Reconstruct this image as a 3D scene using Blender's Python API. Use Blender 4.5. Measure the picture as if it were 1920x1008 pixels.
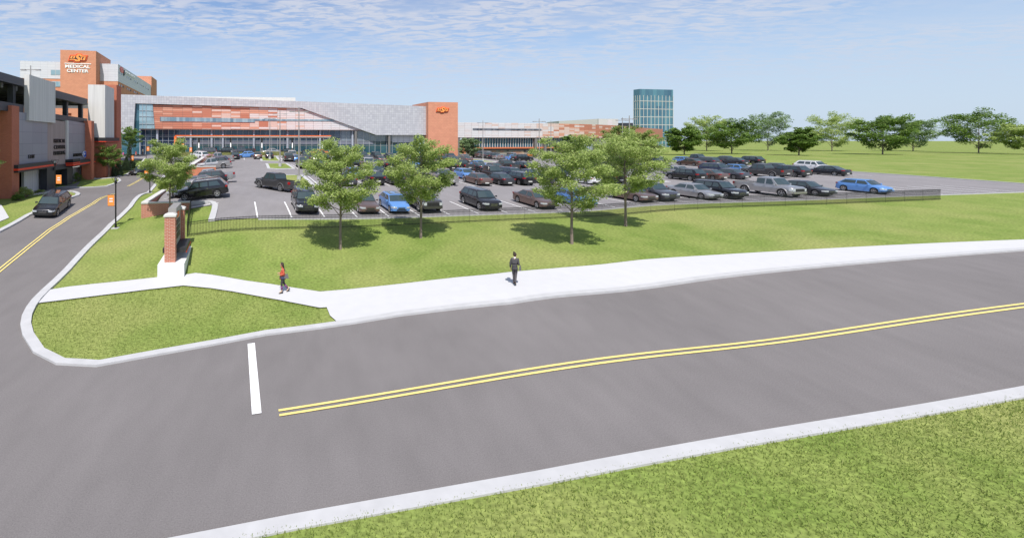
import bpy, bmesh, math, random
import numpy as np
from mathutils import Vector, Matrix, Euler
random.seed(7)
for o in list(bpy.data.objects): bpy.data.objects.remove(o)
sc = bpy.context.scene
COL = sc.collection
# ---------------- camera (eye 8.5 m above datum, level, lens shifted) ----------------
F, U0, V0, CZ = 860.0, 600.0, 263.0, 8.5
cam = bpy.data.objects.new('camera', bpy.data.cameras.new('camera'))
COL.objects.link(cam); sc.camera = cam
cam.location = (0, 0, CZ); cam.rotation_euler = (math.pi/2, 0, 0)
cam.data.sensor_width = 36; cam.data.lens = F/1920*36
cam.data.shift_x = (960-U0)/1920; cam.data.shift_y = -(504-V0)/1920
cam.data.clip_start = .2; cam.data.clip_end = 9000
# ---------------- sky, sun, exposure ----------------
SUN_EL = math.radians(57); SUN_AZ = math.radians(185)      # azimuth from +Y clockwise
sdir = Vector((math.sin(SUN_AZ)*math.cos(SUN_EL), math.cos(SUN_AZ)*math.cos(SUN_EL), math.sin(SUN_EL)))
w = bpy.data.worlds.new('World'); sc.world = w; w.use_nodes = True
nt = w.node_tree; N = nt.nodes; Lk = nt.links; N.clear()
wo = N.new('ShaderNodeOutputWorld'); bg = N.new('ShaderNodeBackground'); sky = N.new('ShaderNodeTexSky')
sky.sky_type = 'NISHITA'; sky.sun_disc = False; sky.sun_elevation = SUN_EL; sky.sun_rotation = SUN_AZ
sky.altitude = 200; sky.air_density = 1.0; sky.dust_density = .8; sky.ozone_density = 1.2
bg.inputs['Strength'].default_value = .13
tc = N.new('ShaderNodeTexCoord'); sep = N.new('ShaderNodeSeparateXYZ'); Lk.new(tc.outputs['Generated'], sep.inputs[0])
def wm(op, a, b=None, clamp=False):
    n = N.new('ShaderNodeMath'); n.operation = op; n.use_clamp = clamp
    for i, x in enumerate((a, b)):
        if x is None: continue
        if hasattr(x, 'links'): Lk.new(x, n.inputs[i])
        else: n.inputs[i].default_value = x
    return n.outputs[0]
zc = wm('MAXIMUM', sep.outputs['Z'], .012); zz = wm('ADD', zc, .05)
cx_, cy_ = wm('DIVIDE', sep.outputs['X'], zz), wm('DIVIDE', sep.outputs['Y'], zz)
cmb = N.new('ShaderNodeCombineXYZ'); Lk.new(cx_, cmb.inputs[0]); Lk.new(cy_, cmb.inputs[1])
def wnoise(scale, det, mp, dist=0, rough=.55):
    m = N.new('ShaderNodeMapping'); m.inputs['Scale'].default_value = mp[0]; m.inputs['Rotation'].default_value = (0, 0, mp[1])
    Lk.new(cmb.outputs[0], m.inputs[0]); n = N.new('ShaderNodeTexNoise'); n.inputs['Scale'].default_value = scale
    n.inputs['Detail'].default_value = det; n.inputs['Distortion'].default_value = dist; n.inputs['Roughness'].default_value = rough
    Lk.new(m.outputs[0], n.inputs[0]); return n.outputs[0]
def wramp(x, a, b):
    n = N.new('ShaderNodeMapRange'); n.interpolation_type = 'SMOOTHSTEP'
    n.inputs[1].default_value = a; n.inputs[2].default_value = b; Lk.new(x, n.inputs[0]); return n.outputs[0]
rip = wramp(wnoise(6.5, 5, ((1.0, 2.0, 1), .35), .6, .6), .36, .62)       # small rippled puffs
big = wramp(wnoise(.40, 4, ((1, 1.1, 1), .4), .4), .28, .52)              # where the sheet is
veil = wramp(wnoise(.8, 5, ((.6, 1.4, 1), -.3), .8), .3, .8)
hor = wramp(sep.outputs['Z'], .02, .14)
c1 = wm('MULTIPLY', wm('MULTIPLY', rip, big), hor)
c1 = wm('MULTIPLY', wm('MULTIPLY', c1, wramp(wnoise(1.5, 3, ((1, 1.3, 1), .2), .3), .22, .55)), .92)
c2 = wm('MULTIPLY', wm('MULTIPLY', veil, .40), wramp(sep.outputs['Z'], .02, .16))
cl = wm('ADD', c1, c2, True)
mx = N.new('ShaderNodeMixRGB'); Lk.new(cl, mx.inputs[0]); tn = N.new('ShaderNodeMixRGB'); tn.blend_type = 'MULTIPLY'; tn.inputs[0].default_value = 1; tn.inputs[2].default_value = (.72, .80, .92, 1); Lk.new(sky.outputs[0], tn.inputs[1]); Lk.new(tn.outputs[0], mx.inputs[1]); mx.inputs[2].default_value = (3.65, 3.95, 4.75, 1)
hz = N.new('ShaderNodeMixRGB'); Lk.new(wm('MULTIPLY', wm('SUBTRACT', 1.0, wramp(sep.outputs['Z'], 0, .33)), .88), hz.inputs[0]); Lk.new(mx.outputs[0], hz.inputs[1]); hz.inputs[2].default_value = (3.5, 4.2, 5.15, 1)
Lk.new(hz.outputs[0], bg.inputs['Color']); Lk.new(bg.outputs[0], wo.inputs[0])
sun = bpy.data.objects.new('sun', bpy.data.lights.new('sun', 'SUN')); COL.objects.link(sun)
sun.data.energy = 4.2; sun.data.angle = math.radians(.6); sun.data.color = (1, .95, .88)
sun.rotation_euler = (-sdir).to_track_quat('-Z', 'Y').to_euler(); sun.location = (0, -20, 60)
sc.view_settings.view_transform = 'Standard'; sc.view_settings.look = 'None'
sc.view_settings.exposure = 0.35; sc.view_settings.gamma = 1
sc.render.engine = 'CYCLES'
sc.render.resolution_x, sc.render.resolution_y = 1024, 537

# ---------------- frames of reference ----------------
TH = math.atan(157/F); S_, C_ = math.sin(TH), math.cos(TH)
def gw(b, a): return (C_*b - S_*a, S_*b + C_*a)            # site grid (b across, a deep) -> world XY
def wg(x, y): return (C_*x + S_*y, -S_*x + C_*y)
def k(u): return (u-U0)/F
def a_on_b(u, b): Y = b/(C_*k(u)+S_); return -S_*k(u)*Y + C_*Y
def Y_on_b(u, b): return b/(C_*k(u)+S_)
def b_on_a(u, a): Y = a/(C_-S_*k(u)); return C_*k(u)*Y + S_*Y
def Y_on_a(u, a): return a/(C_-S_*k(u))
def zv(v, Y): return CZ-(v-V0)/F*Y
CP = [(50,590,22.4),(0,500,28.8),(217,428,38.5),(118,403,43),(281,362,57.5),(103,379,46.8),(244,319,88),(274,299,124),(0,435,36.5),
 (22,372,49),(167,337,74),(225,303,92),(532,551,24.5),(964,537,23.4),(324,518,27.3),(1200,490,27),(964,571,21.4),(1200,545,23.4),(617,580,22.5),
 (638,467,31),(789,446,33),(1072,457,31),(1173,424,35.5),(905,416,37.3),(400,437,33.5),(1150,405.5,39.5),(905,403,39.9),(483,411,36.4),(403,414,35.9),
 (1200,386,42.9),(403,372,43.7),(375,371,43.5),(530,356,52.4),(915,350,57.5),(710,349,55),(573,317,75),(870,336,65),(851,321,80),(992,321,83),
 (467,297.8,103),(441,298,104),(543,305,92),(575,304,98),(735,303.5,102),(880,304.5,104),(420,343.8,57),(365,363.8,46.9),(370,354.8,50),(400,317,78),(430,300,100),(940,299,121),(1020,305,103),
 (330,289,113),(480,289,112),(620,289,118),(740,290,122),(830,293,127),(930,294.5,135),(1100,297,145),(265,408,40.5),(353,396,41),(1100,345,62)]
PX = [((u-U0)/F*D, D, CZ-(v-V0)/F*D) for u, v, D in CP]
PX += [(x, y, CZ-h) for x, y, h in [(0,8,8.75),(30,8,8.3),(-22,10,9.1),(60,25,7.3),(60,47,6.0),(90,60,5.6),(62,110,5.0),(95,140,5.0),(-60,60,6.2),(-62,120,5.4),(0,200,3.8),(-80,200,5),(100,220,5),(-55,28,7.6),(150,100,5),(150,20,7.4),(95,20,7.4),(-16,41.5,6.9)]]
PX = np.array(PX); _n = len(PX)
def _phi(r2): return np.where(r2 > 0, r2*np.log(np.maximum(r2, 1e-9))*.5, 0)
_K = _phi(((PX[:, None, :2]-PX[None, :, :2])**2).sum(-1)) + np.eye(_n)*1.5
_P = np.c_[np.ones(_n), PX[:, :2]]
_A = np.zeros((_n+3, _n+3)); _A[:_n, :_n] = _K; _A[:_n, _n:] = _P; _A[_n:, :_n] = _P.T
_W = np.linalg.solve(_A, np.r_[PX[:, 2], 0, 0, 0])
def Tn(xy):
    xy = np.array(xy, float).copy(); xy[:, 0] = np.clip(xy[:, 0], -90, 150); xy[:, 1] = np.clip(xy[:, 1], 2, 210)
    out = np.empty(len(xy))
    for i in range(0, len(xy), 20000):
        q = xy[i:i+20000]
        out[i:i+20000] = _phi(((q[:, None]-PX[None, :, :2])**2).sum(-1)) @ _W[:_n] + _W[_n] + q @ _W[_n+1:]
    return out
def T(x, y): return float(Tn([(x, y)])[0])
_Ds = np.concatenate([np.arange(6, 60, .25), np.arange(60, 260, .6)])
def gp(u, v):                                               # where the sight line of a picture point meets the ground
    xy = np.c_[k(u)*_Ds, _Ds]; d = (CZ-(v-V0)/F*_Ds) - Tn(xy)
    i = int(np.argmax(d < 0)); i = max(i, 1)
    if d[i] >= 0: i = len(_Ds)-1
    t = d[i-1]/(d[i-1]-d[i]+1e-9); D = _Ds[i-1]+t*(_Ds[i]-_Ds[i-1]); return (k(u)*D, D)

# ---------------- materials ----------------
def mat(name, col, rough=.7, metal=0, spec=.5, **kw):
    m = bpy.data.materials.new(name); m.use_nodes = True; nt = m.node_tree; p = nt.nodes['Principled BSDF']
    p.inputs['Roughness'].default_value = rough; p.inputs['Metallic'].default_value = metal
    p.inputs['Specular IOR Level'].default_value = spec
    p.inputs['Base Color'].default_value = (*col, 1)
    if kw.get('coat'): p.inputs['Coat Weight'].default_value = kw['coat']; p.inputs['Coat Roughness'].default_value = .05
    if kw.get('emit'): p.inputs['Emission Color'].default_value = (*col, 1); p.inputs['Emission Strength'].default_value = kw['emit']
    nz = kw.get('noise')                                     # (scale, amount[, stretch])
    if nz:
        t = nt.nodes.new('ShaderNodeTexCoord'); mp = nt.nodes.new('ShaderNodeMapping'); mp.inputs['Scale'].default_value = nz[2] if len(nz) > 2 else (1, 1, 1)
        n = nt.nodes.new('ShaderNodeTexNoise'); n.inputs['Scale'].default_value = nz[0]; n.inputs['Detail'].default_value = 6
        nt.links.new(t.outputs[kw.get('co', 'Object')], mp.inputs[0]); nt.links.new(mp.outputs[0], n.inputs[0])
        r = nt.nodes.new('ShaderNodeMapRange'); r.inputs[1].default_value = .3; r.inputs[2].default_value = .7
        r.inputs[3].default_value = 1-nz[1]; r.inputs[4].default_value = 1+nz[1]; nt.links.new(n.outputs[0], r.inputs[0])
        vm = nt.nodes.new('ShaderNodeVectorMath'); vm.operation = 'SCALE'; vm.inputs[0].default_value = col
        nt.links.new(r.outputs[0], vm.inputs['Scale']); nt.links.new(vm.outputs[0], p.inputs['Base Color'])
        if kw.get('bump'):
            b = nt.nodes.new('ShaderNodeBump'); b.inputs['Strength'].default_value = kw['bump']; b.inputs['Distance'].default_value = kw.get('bd', .02)
            nt.links.new(n.outputs[0], b.inputs['Height']); nt.links.new(b.outputs[0], p.inputs['Normal'])
    return m
def brick(name, c1, c2, mortar, w_=.24, h_=.08, ms=.012, rough=.85, amt=.06):
    m = bpy.data.materials.new(name); m.use_nodes = True; nt = m.node_tree; p = nt.nodes['Principled BSDF']; p.inputs['Roughness'].default_value = rough
    p.inputs['Specular IOR Level'].default_value = .25
    t = nt.nodes.new('ShaderNodeUVMap'); b = nt.nodes.new('ShaderNodeTexBrick'); nt.links.new(t.outputs[0], b.inputs[0])
    for nme, v in (('Color1', c1), ('Color2', c2), ('Mortar', mortar)): b.inputs[nme].default_value = (*v, 1)
    b.inputs['Scale'].default_value = 1; b.inputs['Mortar Size'].default_value = ms; b.inputs['Brick Width'].default_value = w_; b.inputs['Row Height'].default_value = h_
    b.inputs['Mortar Smooth'].default_value = .3; b.inputs['Bias'].default_value = 0
    n = nt.nodes.new('ShaderNodeTexNoise'); n.inputs['Scale'].default_value = .7; n.inputs['Detail'].default_value = 5; nt.links.new(t.outputs[0], n.inputs[0])
    r = nt.nodes.new('ShaderNodeMapRange'); r.inputs[1].default_value = .3; r.inputs[2].default_value = .7; r.inputs[3].default_value = 1-amt; r.inputs[4].default_value = 1+amt
    nt.links.new(n.outputs[0], r.inputs[0]); vm = nt.nodes.new('ShaderNodeVectorMath'); vm.operation = 'SCALE'
    nt.links.new(b.outputs[0], vm.inputs[0]); nt.links.new(r.outputs[0], vm.inputs['Scale']); nt.links.new(vm.outputs[0], p.inputs['Base Color'])
    bp = nt.nodes.new('ShaderNodeBump'); bp.inputs['Strength'].default_value = .5; bp.inputs['Distance'].default_value = .01; bp.invert = True
    nt.links.new(b.outputs['Fac'], bp.inputs['Height']); nt.links.new(bp.outputs[0], p.inputs['Normal'])
    return m
def grass_mat(name, ca, cb, cc):
    m = bpy.data.materials.new(name); m.use_nodes = True; nt = m.node_tree; p = nt.nodes['Principled BSDF']; p.inputs['Roughness'].default_value = .95
    p.inputs['Specular IOR Level'].default_value = .1
    t = nt.nodes.new('ShaderNodeUVMap')
    def nz(s, d=5, st=(1, 1, 1)):
        mp = nt.nodes.new('ShaderNodeMapping'); mp.inputs['Scale'].default_value = st; nt.links.new(t.outputs[0], mp.inputs[0])
        n = nt.nodes.new('ShaderNodeTexNoise'); n.inputs['Scale'].default_value = s; n.inputs['Detail'].default_value = d; nt.links.new(mp.outputs[0], n.inputs[0]); return n.outputs[0]
    def mr(x, a, b):
        r = nt.nodes.new('ShaderNodeMapRange'); r.inputs[1].default_value = a; r.inputs[2].default_value = b; nt.links.new(x, r.inputs[0]); return r.outputs[0]
    m1 = nt.nodes.new('ShaderNodeMixRGB'); m1.inputs[1].default_value = (*ca, 1); m1.inputs[2].default_value = (*cb, 1); nt.links.new(mr(nz(.45, 6), .38, .62), m1.inputs[0])
    m2 = nt.nodes.new('ShaderNodeMixRGB'); m2.inputs[2].default_value = (*cc, 1); nt.links.new(m1.outputs[0], m2.inputs[1]); nt.links.new(mr(nz(.11, 3), .45, .7), m2.inputs[0])
    fine = nz(5.5, 8, (1, 1.6, 1)); r = nt.nodes.new('ShaderNodeMapRange'); r.inputs[1].default_value = .3; r.inputs[2].default_value = .7; r.inputs[3].default_value = .66; r.inputs[4].default_value = 1.34
    nt.links.new(fine, r.inputs[0]); vm = nt.nodes.new('ShaderNodeVectorMath'); vm.operation = 'SCALE'; nt.links.new(m2.outputs[0], vm.inputs[0]); nt.links.new(r.outputs[0], vm.inputs['Scale'])
    nt.links.new(vm.outputs[0], p.inputs['Base Color'])
    bp = nt.nodes.new('ShaderNodeBump'); bp.inputs['Strength'].default_value = .7; bp.inputs['Distance'].default_value = .05; nt.links.new(nz(9, 6), bp.inputs['Height']); nt.links.new(bp.outputs[0], p.inputs['Normal'])
    return m
def tar(name, col):
    m = bpy.data.materials.new(name); m.use_nodes = True; nt = m.node_tree; p = nt.nodes['Principled BSDF']; p.inputs['Roughness'].default_value = .92; p.inputs['Specular IOR Level'].default_value = .2
    t = nt.nodes.new('ShaderNodeUVMap'); out = None
    for sc_, a_, st in ((.16, .07, (1, 1, 1)), (1.3, .05, (1, .35, 1)), (28, .16, (1, 1, 1)), (95, .14, (1, 1, 1))):
        mp = nt.nodes.new('ShaderNodeMapping'); mp.inputs['Scale'].default_value = st; nt.links.new(t.outputs[0], mp.inputs[0])
        n = nt.nodes.new('ShaderNodeTexNoise'); n.inputs['Scale'].default_value = sc_; n.inputs['Detail'].default_value = 4; nt.links.new(mp.outputs[0], n.inputs[0])
        r = nt.nodes.new('ShaderNodeMapRange'); r.inputs[1].default_value = .3; r.inputs[2].default_value = .7; r.inputs[3].default_value = 1-a_; r.inputs[4].default_value = 1+a_; nt.links.new(n.outputs[0], r.inputs[0])
        vm = nt.nodes.new('ShaderNodeVectorMath'); vm.operation = 'SCALE'
        if out is None: vm.inputs[0].default_value = col
        else: nt.links.new(out, vm.inputs[0])
        nt.links.new(r.outputs[0], vm.inputs['Scale']); out = vm.outputs[0]
    nt.links.new(out, p.inputs['Base Color']); return m
def leaf_mat(name, ca, cb, tr=.35):
    m = bpy.data.materials.new(name); m.use_nodes = True; nt = m.node_tree; p = nt.nodes['Principled BSDF']; p.inputs['Roughness'].default_value = .6; p.inputs['Specular IOR Level'].default_value = .3
    t = nt.nodes.new('ShaderNodeNewGeometry'); r = nt.nodes.new('ShaderNodeMixRGB'); r.inputs[1].default_value = (*ca, 1); r.inputs[2].default_value = (*cb, 1)
    nt.links.new(t.outputs['Random Per Island'], r.inputs[0]); nt.links.new(r.outputs[0], p.inputs['Base Color'])
    tr_ = nt.nodes.new('ShaderNodeBsdfTranslucent'); nt.links.new(r.outputs[0], tr_.inputs[0]); mxs = nt.nodes.new('ShaderNodeMixShader'); mxs.inputs[0].default_value = tr
    nt.links.new(p.outputs[0], mxs.inputs[1]); nt.links.new(tr_.outputs[0], mxs.inputs[2]); nt.links.new(mxs.outputs[0], nt.nodes['Material Output'].inputs[0])
    return m
def pane_mat(name, ca, cb, sx, sy, rough=.08, metal=.0, spec=.8):   # panelled surface: each panel its own tint
    m = bpy.data.materials.new(name); m.use_nodes = True; nt = m.node_tree; p = nt.nodes['Principled BSDF']
    p.inputs['Roughness'].default_value = rough; p.inputs['Metallic'].default_value = metal; p.inputs['Specular IOR Level'].default_value = spec
    t = nt.nodes.new('ShaderNodeUVMap'); mp = nt.nodes.new('ShaderNodeMapping'); mp.inputs['Scale'].default_value = (1/sx, 1/sy, 1); nt.links.new(t.outputs[0], mp.inputs[0])
    fl = nt.nodes.new('ShaderNodeVectorMath'); fl.operation = 'FLOOR'; nt.links.new(mp.outputs[0], fl.inputs[0])
    wn = nt.nodes.new('ShaderNodeTexWhiteNoise'); wn.noise_dimensions = '2D'; nt.links.new(fl.outputs[0], wn.inputs[0])
    mx = nt.nodes.new('ShaderNodeMixRGB'); mx.inputs[1].default_value = (*ca, 1); mx.inputs[2].default_value = (*cb, 1); nt.links.new(wn.outputs['Value'], mx.inputs[0])
    b = nt.nodes.new('ShaderNodeTexBrick'); nt.links.new(t.outputs[0], b.inputs[0]); b.offset = 0; b.inputs['Scale'].default_value = 1; b.inputs['Mortar Size'].default_value = .02
    b.inputs['Brick Width'].default_value = sx; b.inputs['Row Height'].default_value = sy; b.inputs['Color1'].default_value = (1, 1, 1, 1); b.inputs['Color2'].default_value = (1, 1, 1, 1); b.inputs['Mortar'].default_value = (.6, .6, .6, 1)
    mu = nt.nodes.new('ShaderNodeMixRGB'); mu.blend_type = 'MULTIPLY'; mu.inputs[0].default_value = 1; nt.links.new(mx.outputs[0], mu.inputs[1]); nt.links.new(b.outputs[0], mu.inputs[2])
    nt.links.new(mu.outputs[0], p.inputs['Base Color']); return m
M = {}
M['trim'] = mat('black_trim', (.02, .02, .021), .55)
M['grass'] = grass_mat('lawn', (.155, .215, .048), (.20, .25, .066), (.25, .27, .09))
M['asphalt'] = tar('asphalt', (.225, .213, .219))
M['road'] = tar('road_asphalt', (.170, .158, .158))
M['concrete'] = mat('pale_concrete', (.50, .50, .515), .85, noise=(1.5, .022), co='UV', spec=.2)
M['kerb'] = mat('kerb_concrete', (.45, .45, .46), .85, noise=(2, .06), spec=.2)
M['white'] = mat('white_paint', (.75, .75, .76), .7, noise=(3, .06))
M['yellow'] = mat('yellow_paint', (.72, .58, .20), .7, noise=(3, .08))
M['brick_red'] = brick('red_brick', (.50, .15, .085), (.44, .125, .07), (.38, .20, .15), ms=.012)
M['brick_or'] = brick('orange_brick', (.50, .17, .09), (.56, .20, .11), (.46, .22, .15), .4, .13, .012)
M['brick_big'] = brick('terracotta_cladding', (.56, .25, .16), (.60, .275, .175), (.45, .20, .13), .9, .45, .02)
M['brick_wall'] = brick('wall_brick', (.46, .135, .08), (.38, .11, .065), (.52, .40, .33), .26, .085, .013)
M['cap'] = mat('stone_cap', (.55, .54, .52), .8, noise=(3, .06))
M['metal_dk'] = mat('dark_grey_cladding', (.055, .058, .07), .5, .3)
M['metal_char'] = mat('charcoal_metal', (.03, .031, .035), .5, .2)
M['black'] = mat('black_metal', (.012, .012, .013), .45, .3)
M['void'] = mat('interior_shade', (.02, .02, .022), .9)  # near-black stands in for shade behind the garage openings
M['red'] = mat('red_trim', (.72, .05, .015), .5)
M['orange'] = mat('orange_trim', (.85, .16, .03), .5)
M['banner'] = mat('orange_banner', (.87, .27, .05), .7)
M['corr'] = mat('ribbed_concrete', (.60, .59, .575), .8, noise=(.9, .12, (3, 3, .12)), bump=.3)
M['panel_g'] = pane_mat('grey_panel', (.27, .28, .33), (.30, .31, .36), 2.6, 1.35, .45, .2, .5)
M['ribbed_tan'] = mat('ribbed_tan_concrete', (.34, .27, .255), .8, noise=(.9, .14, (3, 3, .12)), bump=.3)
M['slab'] = mat('garage_slab', (.16, .165, .17), .8)
M['wpanel'] = pane_mat('white_panel', (.57, .575, .64), (.61, .61, .67), 2.5, .9, .5, 0, .4)
M['silver'] = pane_mat('silver_shingle', (.47, .47, .51), (.57, .57, .60), .62, .62, .42, .25, .5)
M['glass'] = pane_mat('blue_glass', (.05, .14, .19), (.10, .22, .28), 1.5, 2.2, .05, .3, .9)
M['glass_dk'] = pane_mat('dark_glass', (.025, .05, .095), (.06, .10, .165), 1.47, 2.3, .05, .2, .9)
M['glass_lt'] = pane_mat('pale_glass', (.24, .38, .46), (.33, .46, .52), 1.6, 1.9, .08, .2, .8)
M['glass_st'] = pane_mat('strip_glass', (.12, .21, .28), (.32, .44, .50), .75, 5, .08, .2, .8)
M['mull'] = mat('mullion', (.45, .47, .50), .5, .3)
M['galv'] = mat('galvanised_pole', (.36, .34, .33), .5, .4)
M['taupe'] = mat('taupe_wall', (.26, .235, .21), .8, noise=(.8, .06))
M['column'] = mat('taupe_column', (.17, .16, .155), .6)
M['lamp_on'] = mat('lit_panel', (1, .98, .95), .5, emit=1.0)
M['bark'] = mat('bark', (.21, .165, .14), .9, noise=(9, .25, (1, 1, .2)), bump=.5)
M['leaf'] = leaf_mat('leaves', (.24, .34, .08), (.54, .62, .24), .48)
M['leaf_d'] = leaf_mat('dark_leaves', (.10, .19, .035), (.22, .32, .07), .35)
M['leaf_y'] = leaf_mat('yellow_green_leaves', (.20, .28, .06), (.38, .44, .14), .4)
M['needle'] = leaf_mat('needles', (.07, .12, .06), (.15, .22, .11), .25)
M['needle_l'] = leaf_mat('pale_needles', (.16, .25, .11), (.30, .40, .20), .35)
M['reed'] = leaf_mat('ornamental_grass', (.25, .28, .09), (.40, .40, .17), .3)
M['pink'] = leaf_mat('pink_blossom', (.62, .20, .38), (.75, .45, .55), .3)
TINT = [mat('panel_deep_orange', (.47, .185, .12), .5), mat('panel_orange', (.58, .29, .205), .5), mat('panel_pale_pink', (.62, .47, .42), .5), mat('panel_off_white', (.62, .575, .58), .5), mat('panel_white', (.62, .61, .63), .5)]
SEAM = mat('panel_seam', (.20, .13, .12), .7)
ART = [mat('brown_mural', (.30, .17, .13), .7), mat('dark_mural', (.05, .045, .045), .7), mat('tan_mural', (.38, .27, .2), .7), mat('orange_mural', (.55, .17, .04), .7)]

# ---------------- mesh collecting and objects ----------------
class MB:
    def __init__(s): s.v = []; s.f = []; s.m = []
    def quad(s, pts, mi=0):
        i = len(s.v); s.v += [tuple(p) for p in pts]; s.f.append(tuple(range(i, i+len(pts)))); s.m.append(mi); return s
    def add(s, v, f, mi=0):
        i = len(s.v); s.v += [tuple(p) for p in v]; s.f += [tuple(i+j for j in q) for q in f]; s.m += [mi]*len(f); return s
    def hull8(s, p, mi=0):                                  # p: 4 bottom + 4 top, counter-clockwise
        return s.add(p, [(3,2,1,0),(4,5,6,7),(0,1,5,4),(1,2,6,5),(2,3,7,6),(3,0,4,7)], mi)
    def box(s, x0, x1, y0, y1, z0, z1, mi=0):
        return s.hull8([(x0,y0,z0),(x1,y0,z0),(x1,y1,z0),(x0,y1,z0),(x0,y0,z1),(x1,y0,z1),(x1,y1,z1),(x0,y1,z1)], mi)
    def gbox(s, b0, b1, a0, a1, z0, z1, mi=0):              # box square to the site grid
        if b0 > b1: b0, b1 = b1, b0
        if a0 > a1: a0, a1 = a1, a0
        c = [gw(b0, a0), gw(b1, a0), gw(b1, a1), gw(b0, a1)]
        return s.hull8([(*p, z0) for p in c]+[(*p, z1) for p in c], mi)
    def prism(s, pts, off, mi=0):                           # planar outline pushed by a vector (both caps)
        n = len(pts); o = Vector(off); q = [tuple(Vector(p)+o) for p in pts]
        s.add(list(pts)+q, [tuple(range(n)), tuple(range(2*n-1, n-1, -1))]+[(i, n+i, n+(i+1) % n, (i+1) % n) for i in range(n)], mi); return s
    def tube(s, path, rad, seg=8, mi=0, caps=True):
        rings = []; P = [Vector(p) for p in path]; up = None
        for i, p in enumerate(P):
            d = (P[min(i+1, len(P)-1)]-P[max(i-1, 0)]).normalized()
            a = d.orthogonal().normalized() if up is None else (up-d*up.dot(d)).normalized(); up = a; b = d.cross(a)
            r = rad[i] if hasattr(rad, '__len__') else rad
            rings.append([tuple(p+a*math.cos(t)*r+b*math.sin(t)*r) for t in [2*math.pi*j/seg for j in range(seg)]])
        base = len(s.v); n0 = len(s.f)
        for r in rings: s.v += r
        for i in range(len(rings)-1):
            for j in range(seg):
                s.f.append((base+i*seg+j, base+i*seg+(j+1) % seg, base+(i+1)*seg+(j+1) % seg, base+(i+1)*seg+j))
        if caps: s.f.append(tuple(base+j for j in reversed(range(seg)))); s.f.append(tuple(base+(len(rings)-1)*seg+j for j in range(seg)))
        s.m += [mi]*(len(s.f)-n0); return s
    def lathe(s, prof, c, axis='z', seg=16, mi=0, closed=False):
        base = len(s.v); n = len(prof); n0 = len(s.f)
        for j in range(seg):
            t = 2*math.pi*j/seg
            for r, h in prof:
                x, y = r*math.cos(t), r*math.sin(t)
                p = (x, y, h) if axis == 'z' else (x, h, y)
                s.v.append((c[0]+p[0], c[1]+p[1], c[2]+p[2]))
        for j in range(seg):
            j2 = (j+1) % seg
            for i in range(n if closed else n-1):
                i2 = (i+1) % n; s.f.append((base+j*n+i, base+j2*n+i, base+j2*n+i2, base+j*n+i2))
        s.m += [mi]*(len(s.f)-n0); return s
def origin(o):
    v = Vector((0, 0, 0))
    while o: v += o.location; o = o.parent
    return v
def setuv(me):
    uv = me.uv_layers.new(name='UVMap').data
    for p in me.polygons:
        n = p.normal
        if abs(n.z) > .7: t1, t2 = Vector((1, 0, 0)), Vector((0, 1, 0))
        else: t1 = Vector((-n.y, n.x, 0)).normalized(); t2 = Vector((0, 0, 1))
        for li in p.loop_indices:
            c = me.vertices[me.loops[li].vertex_index].co; uv[li].uv = (c.dot(t1), c.dot(t2))
def obj(name, mb, mats, parent=None, smooth=None, local=False, fix=True):
    if isinstance(mats, (str, bpy.types.Material)): mats = [mats]
    me = bpy.data.meshes.new(name)
    me.from_pydata(mb.v, [], mb.f); me.polygons.foreach_set('material_index', mb.m)
    if fix and len(mb.f) < 30000:
        bm = bmesh.new(); bm.from_mesh(me); bmesh.ops.recalc_face_normals(bm, faces=bm.faces[:]); bm.to_mesh(me); bm.free()
    me.update()
    for m in mats: me.materials.append(M[m] if isinstance(m, str) else m)
    setuv(me)
    if parent is not None and not local:
        o_ = origin(parent); me.transform(Matrix.Translation(-o_))
    if smooth:
        me.polygons.foreach_set('use_smooth', [True]*len(me.polygons))
        if smooth is not True: me.set_sharp_from_angle(angle=math.radians(smooth))
    ob = bpy.data.objects.new(name, me); COL.objects.link(ob); ob.parent = parent
    return ob
def tag(o, label, cat, group=None):
    o['label'] = label; o['category'] = cat
    if group: o['group'] = group
    return o
def thing(name, loc, label, cat, group=None, rz=0):
    o = bpy.data.objects.new(name, None); COL.objects.link(o); o.location = loc; o.rotation_euler = (0, 0, rz); o.empty_display_size = .3
    return tag(o, label, cat, group)
def copy_thing(o, parent=None):
    c = o.copy(); COL.objects.link(c)
    if parent: c.parent = parent
    for ch in [x for x in KIDS.get(o.name, [])]:
        copy_thing(ch, c)
    return c
KIDS = {}
def index_kids():
    KIDS.clear()
    for x in bpy.data.objects:
        if x.parent: KIDS.setdefault(x.parent.name, []).append(x)
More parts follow.
